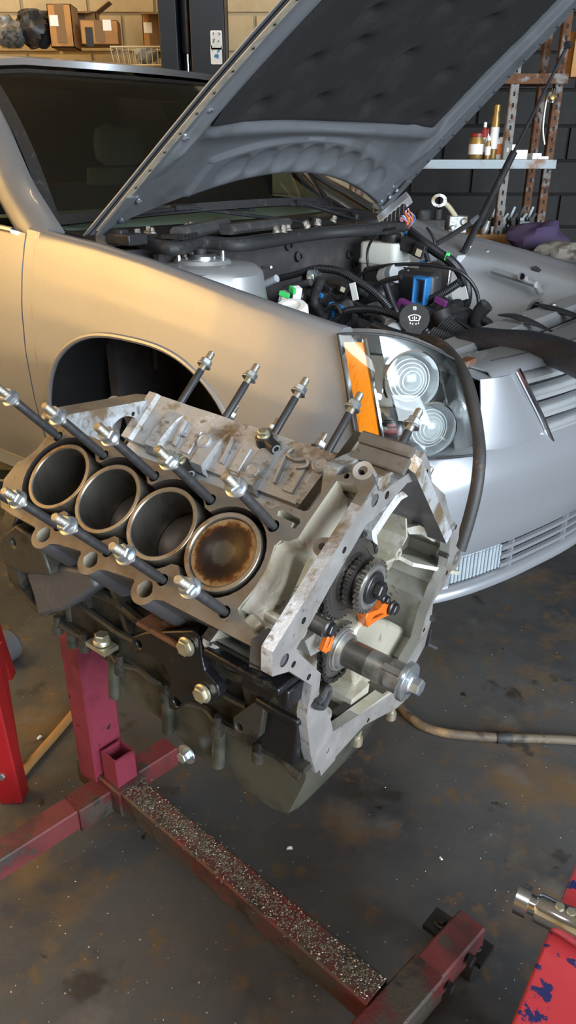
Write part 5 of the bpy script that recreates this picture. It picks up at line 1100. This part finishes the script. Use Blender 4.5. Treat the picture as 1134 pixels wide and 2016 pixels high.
# ================================================================= RED CART AND CHROME HANDLE, LOWER RIGHT
ZC = .50; A = G(1134, 1697, 'z', ZC); B = G(1006, 2016, 'z', ZC); ed_ = (B-A)/np.linalg.norm(B-A); ot = np.array((-ed_[1], ed_[0], 0)); ot = ot if ot[0] > 0 else -ot
A2 = A-ed_*.06; B2 = B+ed_*.30; ctr = (A2+B2)/2+ot*.28
mat('chipped_red', (.36, .030, .036), .40, layers=[((.28, .016, .022), 6, .5, .7), ((.016, .018, .075), 28, .548, .566, 7), ((.30, .28, .28), 11, .64, .67), ((.16, .03, .04), 60, .66, .70)], bump=(26, .15))
ct = thing('tool_cart', 'red tool cart top with chipped paint showing dark blue, lower right corner', 'cart', loc=(ctr[0], ctr[1], 0))
lw = np.array((ctr[0], ctr[1], 0)); ln = np.linalg.norm(B2-A2); R3 = np.stack([ed_, ot, zz], 1)
m = MB(); m.box((ctr-lw)+np.array((0, 0, -.015)), (ln, .56, .03), R3); m.build('cart_top', M['chipped_red'], ct, bevel=.004)
for sx in (-1, 1):
    for sy in (-1, 1):
        p = (ctr-lw)+ed_*sx*(ln/2-.03)+ot*sy*.25; m = MB(); m.bar((p[0], p[1], 0), (p[0], p[1], ZC-.03), .035, .035, ed_); m.build('cart_leg', M['bright_red'], ct)
m = MB(); m.box((0, 0, .12), (ln-.02, .50, .02), R3); m.build('lower_shelf', M['bright_red'], ct)
a, b = G(1018, 1766, 'z', ZC+.027), G(1140, 1826, 'z', ZC+.027); ax = (b-a)/np.linalg.norm(b-a); b3 = a
hd = thing('chrome_handle', 'chrome tool handle with knurled end cap lying on the red cart', 'handle', loc=tuple(a))
nk = 26; m = MB(); P = []
for h in np.linspace(0, .016, 7): P.append(h)
x_, y_, z_ = frame_of(ax)
rings = [[z_*h+(.0195+(.0010 if (k+int(i)) % 2 else -.0004))*(math.cos(2*PI*(k+.5*i)/nk)*x_+math.sin(2*PI*(k+.5*i)/nk)*y_) for k in range(nk)] for i, h in enumerate(P)]
m.grid(rings, cv=True); m.add(rings[0], [tuple(range(nk))[::-1]]); m.add(rings[-1], [tuple(range(nk))]); m.build('knurled_cap', M['satin_chrome'], hd, 15)
m = MB(); m.lathe([(.0125, .014), (.0125, .024), (.018, .026), (.019, .030), (.019, .058), (.0215, .075), (.0255, .10), (.0262, .125), (.0262, .30), (.022, .31)], (0, 0, 0), ax, 36); m.build('grip_body', M['chrome'], hd, 30)
up_ = np.cross(ax, np.cross((0, 0, 1.), ax)); up_ /= np.linalg.norm(up_)
for h in (.052, .066): m = MB(); m.lathe([(.0055, 0), (.0055, .003), (0, .0035)], ax*h+up_*.0185, up_, 14); m.build('brass_pin', M['zinc_yellow'], hd)
# ================================================================= LIFT COLUMN, BACK SHELVES
YL = 4.35
xl, xr = G(319, 60, 'y', YL)[0], G(446, 60, 'y', YL)[0]
lf = thing('lift_column', 'dark blue two-post lift column behind the car with a hydraulic cylinder', 'car lift', loc=((xl+xr)/2, YL, 0)); w_ = xr-xl
m = MB(); m.box((-w_/2+.045, .0, 1.7), (.09, .22, 3.4)); m.box((w_/2-.085, .0, 1.7), (.17, .22, 3.4)); m.box((0, .13, 1.7), (w_, .04, 3.4)); m.build('column', M['blue_lift'], lf, bevel=.006)
m = MB(); m.box((0, .03, .0125), (w_+.2, .5, .025)); m.build('base_plate', M['blue_lift'], lf)
zc = G(360, 108, 'y', YL)[2]; m = MB(); m.lathe([(.026, zc), (.028, zc+.01), (.028, 3.3)], (-w_/2+.125, -.03, 0), (0, 0, 1), 24); m.build('hydraulic_cylinder', M['black_iron'], lf); m = MB(); m.lathe([(.011, .3), (.011, zc+.01)], (-w_/2+.125, -.03, 0), (0, 0, 1), 16); m.build('piston_rod', M['chrome'], lf)
mat('sticker_print', (.70, .72, .70), .6, layers=[((.12, .16, .22), 60, .55, .60)]); mat('sticker_blue', (.75, .78, .78), .6, layers=[((.02, .20, .42), 34, .52, .56)])
for py, mt in ((79, 'sticker_print'), (108, 'sticker_blue')):
    q = G(426, py, 'y', YL-.112)-np.array(((xl+xr)/2, YL, 0)); m = MB(); m.prism(rrect(.028, .040, .006), lambda u, v, h: q+np.array((u, h, v)), 0, -.002); st_ = m.build('warning_sticker', M['white_label'], lf)
    m = MB(); m.prism(rrect(.021, .020, .004) if py > 90 else rrect(.022, .032, .003), lambda u, v, h: q+np.array((u, h, v)), -.002, -.0028); m.build('sticker_picture', M[mt], st_)
# arms that carry the car (pads under the sills)
for s, nm in ((-1, 'dark blue lift arm with rubber pad under the near sill of the car'), (1, 'dark blue lift arm with rubber pad under the far sill of the car')):
    pad = world((-.75, s*.72, .155)); o = thing('lift_arm', nm, 'lift arm', loc=(pad[0], pad[1], 0)); base_ = np.array((pad[0], pad[1], 0))
    far_ = world((-1.6, -1.25, .0)) if s < 0 else world((-1.1, 1.2, .0)); far_[2] = pad[2]-.10
    m = MB(); m.bar((0, 0, pad[2]-.10), far_-base_, .10, .07, ch=.006); m.build('arm_beam', M['blue_lift'], o); m = MB(); m.lathe([(.03, pad[2]-.08), (.03, pad[2]-.02)], (0, 0, 0), (0, 0, 1), 16); m.build('pad_screw', M['zinc'], o); m = MB(); m.lathe([(.06, pad[2]-.025), (.06, pad[2]), (.05, pad[2]+.004)], (0, 0, 0), (0, 0, 1), 24); m.build('rubber_pad', M['black_rubber'], o)
    if s < 0:
        m = MB(); m.bar((far_-base_)[:2].tolist()+[0], (far_-base_), .2, .2, (1, 0, 0)); m.build('carriage', M['blue_lift'], o)
    else: m = MB(); m.bar((far_-base_)[:2].tolist()+[0], (far_-base_), .16, .16, (1, 0, 0)); m.build('carriage', M['blue_lift'], o)
# ---- shelf with boxes, upper left
YB = 4.75
zs = G(200, 195, 'y', YB)[2]; x0, x1 = G(-80, 190, 'y', YB)[0], G(322, 190, 'y', YB)[0]
sh = thing('wall_shelf', 'cluttered steel shelf along the block wall above the car roof', 'shelf', loc=((x0+x1)/2, YB+.15, 0)); cx_ = (x0+x1)/2
m = MB(); m.box((0, 0, zs-.02), (x1-x0, .42, .04)); m.build('shelf_board', M['dusty_black'], sh)
m = MB(); m.bar((-.35, -.215, zs-.012), (.25, -.215, zs-.012), .012, .045); m.build('shelf_edge', M['shelf_steel'], sh)
for sx in (-1, 1):
    for sy in (-.18, .18): m = MB(); m.bar((sx*((x1-x0)/2-.03), sy, 0), (sx*((x1-x0)/2-.03), sy, zs), .03, .03, (0, 1, 0)); m.build('shelf_post', M['rust_post'], sh)
def cbox(px0, px1, py0, py1, dep, y, label, flaps=True, rot=0, print_=None):
    a, b = G(px0, py1, 'y', y), G(px1, py0, 'y', y); wd, ht = b[0]-a[0], b[2]-a[2]
    o = thing('cardboard_box', label, 'box', loc=((a[0]+b[0])/2, y+dep/2, a[2]), rotz=rot, group='cardboard boxes on the wall shelf')
    m = MB(); t = .004
    m.box((0, -dep/2+t/2, ht/2), (wd, t, ht)); m.box((0, dep/2-t/2, ht/2), (wd, t, ht)); m.box((-wd/2+t/2, 0, ht/2), (t, dep, ht)); m.box((wd/2-t/2, 0, ht/2), (t, dep, ht)); m.box((0, 0, t/2), (wd, dep, t)); m.build('carton', M['cardboard'], o)
    if flaps:
        if wd > .13: m = MB(); m.bar((-wd/2, -dep/2, ht), (-wd/2-.09, -dep/2, ht+.05), .004, dep, (0, 0, 1)) if False else m.add([(wd/2, -dep/2, ht), (wd/2, dep/2, ht), (wd/2+.08, dep/2, ht+.05), (wd/2+.08, -dep/2, ht+.05), (wd/2, -dep/2, ht-.004), (wd/2, dep/2, ht-.004), (wd/2+.08, dep/2, ht+.046), (wd/2+.08, -dep/2, ht+.046)], [(0, 1, 2, 3), (7, 6, 5, 4), (0, 3, 7, 4), (1, 5, 6, 2), (3, 2, 6, 7)]); m.build('flap', M['card_dark'], o) if wd > .13 else 0
        m = MB(); m.add([(-wd/2, -dep/2, ht), (wd/2, -dep/2, ht), (wd/2-.01, -dep/2-.10, ht-.02), (-wd/2+.01, -dep/2-.10, ht-.02), (-wd/2, -dep/2, ht-.004), (wd/2, -dep/2, ht-.004), (wd/2-.01, -dep/2-.10, ht-.024), (-wd/2+.01, -dep/2-.10, ht-.024)], [(0, 1, 2, 3), (7, 6, 5, 4), (0, 3, 7, 4), (1, 5, 6, 2), (3, 2, 6, 7)]); m.build('flap', M['card_dark'], o)
    else:
        m = MB(); m.box((0, 0, ht), (wd, dep, .004)); m.build('lid', M['card_dark'], o)
    m = MB(); m.box((0, -dep/2-.001, ht*.55), (.05, .002, ht*.9)); m.build('packing_tape', M['card_dark'], o)
    m = MB(); m.box((-wd*.25 if print_ is None else print_[0]*wd, -dep/2-.0015, ht*(.62 if print_ is None else print_[1])), (.045, .002, .05)); m.build('address_label', M['white_label'], o)
    if print_ is not None:
        m = MB(); m.box((-wd*.28, -dep/2-.0015, ht*.30), (.04, .002, .09)); m.build('dark_print', M['black_plastic'], o)
    return o
cbox(101, 138, 8, 93, .15, YB-.01, 'tall cardboard box at the left front of the wall shelf', False)
cbox(134, 188, 22, 90, .09, YB+.26, 'open cardboard box with folded flaps between the tall and the wide boxes', True)
cbox(160, 228, 40, 87, .14, YB-.01, 'wide closed cardboard box in front with white label and dark print', False, .08, (.22, .80))
cbox(284, 322, 24, 104, .25, YB+.10, 'open upright cardboard box beside the lift column', True)
# black bags, bagged parts
def blob(name, px, py, y, rx, ry, rz, mt, label, cat, seed, base=None):
    q = G(px, py, 'y', y) if base is None else np.array(base); rr_ = random.Random(seed); m = MB(); ph = [(rr_.uniform(2, 6), rr_.uniform(2, 6), rr_.uniform(0, 6)) for _ in range(6)]; P = []
    for i in range(13):
        v = PI*i/12; row = []
        for j in range(20):
            u = 2*PI*j/20; n_ = sum(math.sin(a*math.cos(u)*math.sin(v)*1.3+b*math.cos(v)+c_)*.07*math.sin(b*math.sin(u)*math.sin(v)+c_) for a, b, c_ in ph)+1; row.append((rx*n_*math.sin(v)*math.cos(u), ry*n_*math.sin(v)*math.sin(u), max(0, rz*(1-math.cos(v)*n_)) if True else 0))
        P.append(row)
    m.grid(P, cv=True); o = m.build(name, M[mt], None, 40); o.location = q; return tag(o, label, cat)
blob('plastic_bag', 20, 96, YB, .09, .10, .075, 'clear_bag', 'crumpled clear bag of small parts on the wall shelf', 'bag', 1)
blob('plastic_bag', 74, 96, YB+.05, .08, .10, .085, 'black_plastic', 'crumpled black bag beside the tall cardboard box', 'bag', 2)
blob('trim_piece', 70, 60, YB+.1, .10, .06, .05, 'black_plastic', 'bent black plastic trim piece on top of the shelf clutter', 'car part', 3)
blob('plastic_bag', -22, 98, YB+.05, .07, .08, .04, 'dusty_black', 'low dark bag at the left end of the wall shelf', 'bag', 4)
# wire basket
a, b = G(217, 92, 'y', YB-.05), G(322, 100, 'y', YB-.05); zt = a[2]; zb_ = G(225, 128, 'y', YB-.05)[2]
bk_ = thing('wire_basket', 'cream wire basket hanging beside the lift column', 'basket', loc=((a[0]+b[0])/2, YB-.05, zb_)); wd = b[0]-a[0]; ht = zt-zb_
m = MB(); m.tube([(-wd/2, 0, ht), (wd/2, 0, ht), (wd/2, .13, ht), (-wd/2, .13, ht)], .005, 6, closed=True); m.tube([(-wd/2+.02, .01, 0), (wd/2-.01, .01, 0), (wd/2-.01, .12, 0), (-wd/2+.02, .12, 0)], .005, 6, closed=True); m.build('basket_rim', M['wire_cream'], bk_)
for k in range(10): x = -wd/2+wd*k/9; m = MB(); m.tube([(x, 0, ht), (x*.94+.005, .01, 0), (x*.94+.005, .12, 0), (x, .13, ht)], .0028, 5); m.build('basket_wire', M['wire_cream'], bk_)
o = blob('rag', 290, 125, YB+.01, .06, .045, .04, 'grey_plastic', 'pale grey rag bundled in the wire basket', 'rag', 6)
# ================================================================= SHELF RACK, RIGHT
YR = 4.2
def W_(px, py, y=YR): return G(px, py, 'y', y)
pA0, pA1 = W_(976, 486), W_(1014, 190); rx = (pA0[0]+pA1[0])/2
rk = thing('shelf_rack', 'rusty slotted angle shelf rack against the black wall', 'rack', loc=(rx, YR, 0))
def RR(p): return np.array(p)-np.array((rx, YR, 0))
def lpost(x, y, z1, name='upright'):
    m = MB(); t = .003
    m.prism([(-.02, 0), (.02, 0), (.02, z1), (-.02, z1)], lambda u, v, h: (x+u, y+h, v), 0, t, [[(-.005, z-.010), (.005, z-.010), (.005, z+.010), (-.005, z+.010)] for z in np.arange(.1, z1-.05, .05)])
    m.box((x-.02, y+.02, z1/2), (t, .04, z1)); return m.build(name, M['paint_post' if (x == 0 and y == 0) else 'rust_post'], rk)
lpost(0, 0, 2.1); xR = W_(1098, 300)[0]-rx; lpost(xR, .12, 2.1); lpost(-.75, 0, 2.1); lpost(-.75, .40, 2.1); lpost(xR, .40, 2.1)
z1_ = W_(1000, 314)[2]; z2_ = W_(1000, 462)[2]; z3_ = W_(1100, 145)[2]
for z, mt, nm in ((z1_, 'shelf_steel', 'shelf_board'), (z2_, 'cardboard', 'shelf_board'), (z3_, 'rust_post', 'shelf_board')):
    m = MB(); m.box(((xR-.75)/2, .2, z-.012), (xR+.75, .40, .024)); m.bar((-.75, -.004, z-.022), (xR, -.004, z-.022), .008, .045); m.build(nm, M[mt], rk, bevel=.002)
# goods on the rack
def bottle(px, z, r, h, body, cap, label, neck=.35, dy=.08, prof=None):
    p = W_(px, 300, YR+dy); o = thing('bottle', label, 'bottle', loc=(p[0], YR+dy, z)); m = MB(); m.lathe(prof or [(r*.9, 0), (r, .006), (r, h*.72), (r*neck, h*.88), (r*neck, h*.9)], (0, 0, 0), (0, 0, 1), 20); m.build('bottle_body', M[body], o); m = MB(); m.lathe([(r*neck*1.2, h*.88), (r*neck*1.2, h), (r*neck, h+.003)], (0, 0, 0), (0, 0, 1), 14); m.build('bottle_cap', M[cap], o); m = MB(); m.lathe([(r*1.01, h*.2), (r*1.01, h*.6)], (0, 0, 0), (0, 0, 1), 20, caps=False); m.build('bottle_label', M['white_label' if body != 'white_label' else 'orange_wire'], o)
mat('brass_can', (.30, .20, .07), .4, .6); mat('red_can', (.25, .02, .02), .4); mat('purple_cloth', (.055, .035, .085), .85, layers=[((.05, .035, .06), 9, .45, .65)])
bottle(937, z1_, .040, .12, 'brass_can', 'red_can', 'short orange and white jar on the upper rack shelf', .8)
bottle(950, z1_, .020, .17, 'red_can', 'white_label', 'slim red spray can on the upper rack shelf')
bottle(956, z1_, .016, .14, 'white_label', 'red_can', 'slim white tube beside the red spray can')
bottle(970, z1_, .022, .25, 'brass_can', 'brass_can', 'tall brass coloured can on the upper rack shelf', .7)
bottle(986, z1_, .030, .12, 'white_label', 'black_plastic', 'small white bottle beside the rack upright', .5)
bottle(960, z1_, .014, .10, 'brass_can', 'white_label', 'small amber bottle in front of the brass can', .6, .03)
for px, w2, h2, lb in ((1030, .07, .045, 'small white carton on the right of the upper rack shelf'), (1062, .05, .03, 'low crumpled white packet on the upper rack shelf'), (1075, .06, .015, 'flat white card at the right end of the upper rack shelf'), (1008, .05, .07, 'pale upright packet just right of the rack upright')):
    p = W_(px, 300); m = MB(); m.box((0, 0, h2/2), (w2, .06, h2)); m.box((0, -.031, h2*.5), (w2*.6, .002, h2*.4)); o = m.build('small_carton', M['white_label'], bevel=.003); o.location = (p[0], YR+.08, z1_); o.rotation_euler = (0, 0, .2); tag(o, lb, 'carton')
def metal_part(px, label, fn, z=None, dy=.10):
    p = W_(px, 440); o = thing('engine_part', label, 'engine part', loc=(p[0], YR+dy, z or z2_)); fn(o)
def flange_pipe(o):
    m = MB(); m.prism(circ(0, 0, .042, 20), lambda u, v, h: np.array((-.05+u, -.02+h, .165+v*.8)), 0, .012, [circ(0, 0, .024, 18)]); m.build('flange', M['cast'], o); m = MB(); m.tube(cr([(-.03, 0, .15), (.0, 0, .14), (.05, -.02, .08), (.07, -.02, .05)], 5), .014, 12); m.build('bent_pipe', M['wire_cream'], o); m = MB(); m.box((.06, 0, .045), (.10, .07, .09)); m.lathe([(.02, 0), (.02, .02)], (.09, -.03, .06), (0, -1, 0), 16); m.lathe([(.014, 0), (.014, .03)], (.03, -.03, .03), (0, -1, 0), 16); m.build('valve_housing', M['cast'], o, bevel=.006)
metal_part(885, 'silver valve housing with bent pipe and flange on the lower rack shelf', flange_pipe)
def cast_lump(o):
    m = MB(); m.box((0, 0, .035), (.16, .10, .07)); m.lathe([(.04, 0), (.04, .05), (.03, .06)], (-.03, 0, .06), (0, 0, 1), 16); m.lathe([(.02, 0), (.02, .07)], (.05, 0, .05), (0, 0, 1), 12); m.tube(cr([(-.10, -.05, .01), (-.04, -.06, .02), (.06, -.06, .012)], 5), .012, 8); m.build('casting', M['dusty_black'], o, bevel=.006)
metal_part(850, 'dark cast housing at the left of the lower rack shelf', cast_lump)
def rocker_row(o):
    m = MB(); m.box((0, 0, .015), (.26, .10, .03)); m.build('rail', M['black_iron'], o)
    for k in range(5):
        for j in range(2):
            x = -.10+.05*k; m = MB(); m.box((x, -.03+.06*j, .055), (.022, .022, .05)); m.bar((x, -.03+.06*j, .07), (x+.025, -.02+.06*j, .10+.03*j), .012, .012, (0, 1, 0)); m.lathe([(.012, 0), (.012, .012)], (x, -.045+.06*j, .055), (0, -1, 0), 10); m.build('rocker_arm', M['shelf_steel' if (k+j) % 2 else 'dusty_black'], o)
metal_part(1015, 'row of rocker arms on a rail beside the rack upright', rocker_row)
def small_valve(o):
    m = MB(); m.lathe([(.016, 0), (.02, .03), (.012, .05), (.012, .07)], (0, 0, 0), (.3, 0, 1), 14); m.build('elbow', M['cast'], o); m = MB(); m.box((.05, 0, .02), (.03, .03, .04)); m.build('small_block', M['cast'], o)
metal_part(957, 'small silver elbow fitting left of the rack upright', small_valve, dy=.03)
def shiny_bits(o):
    m = MB(); m.lathe([(.03, 0), (.028, .02), (.01, .03), (.01, .06)], (0, 0, 0), (0, -.4, 1), 18); m.build('ball_valve', M['chrome'], o); m = MB(); m.tube(cr([(0, 0, .05), (-.03, -.02, .0), (-.03, -.02, -.12), (-.01, -.02, -.2)], 6), .005, 6); m.build('hanging_cable', M['shaving'], o); m = MB(); m.lathe([(.014, 0), (.014, .02), (0, .026)], (-.01, -.03, .01), (0, -1, .2), 14); m.build('brass_knob', M['brass_can'], o)
p = W_(1096, 196); o = thing('air_fitting', 'shiny fitting with hanging cable on the rack upright', 'fitting', loc=(p[0], YR+.085, p[2])); shiny_bits(o)
m = MB(); p = W_(1128, 170, YR+.15); m.box((0, 0, .1), (.14, .1, .2)); o = m.build('cardboard_box', M['cardboard']); o.location = (p[0]+.05, YR+.2, z3_); tag(o, 'brown cardboard box on the top rack shelf at the right edge', 'box')
# clutter beyond the far fender
fq = W_(1100, 520, 3.6)
mat('dirty_rag', (.17, .15, .125), .9, layers=[((.05, .045, .04), 14, .5, .66)])
blob('jacket', 1100, 470, 3.75, .15, .11, .085, 'purple_cloth', 'dark purple jacket heaped beyond the far fender', 'jacket', 21, base=(fq[0]-.02, 3.90, W_(1100, 515, 3.75)[2]))
cz = W_(1100, 515, 3.75)[2]
m = MB(); m.box((0, 0, cz-.02), (.62, .5, .04)); bench = thing('work_bench', 'dark workbench behind the far fender holding heaped cloth and parts', 'bench', loc=(fq[0]+.12, 3.80, 0)); m.build('bench_top', M['dusty_black'], bench)
for sx in (-.27, .27):
    for sy in (-.2, .2): m = MB(); m.bar((sx, sy, 0), (sx, sy, cz-.04), .04, .04, (0, 1, 0)); m.build('bench_leg', M['black_iron'], bench)
blob('rag', 1105, 515, 3.62, .13, .10, .05, 'dirty_rag', 'grey dirty rag draped in front of the purple jacket', 'rag', 22, base=(fq[0]+.02, 3.66, cz))
blob('plastic_bag', 1130, 545, 3.60, .12, .08, .045, 'black_plastic', 'black plastic bag at the right edge beyond the fender', 'bag', 23, base=(fq[0]+.30, 3.66, cz-.0))
q0, q1 = W_(1032, 436, 4.12), W_(1022, 500, 4.12); m = MB(); m.bar(np.array((0, 0, 0)), q0-np.array((q1[0], 4.12, 0)), .05, .03, (0, 1, 0)); o = m.build('steel_flat_bar', M['shelf_steel']); o.location = (q1[0], 4.12, 0); tag(o, 'upright grey steel bar standing behind the far fender', 'bar')
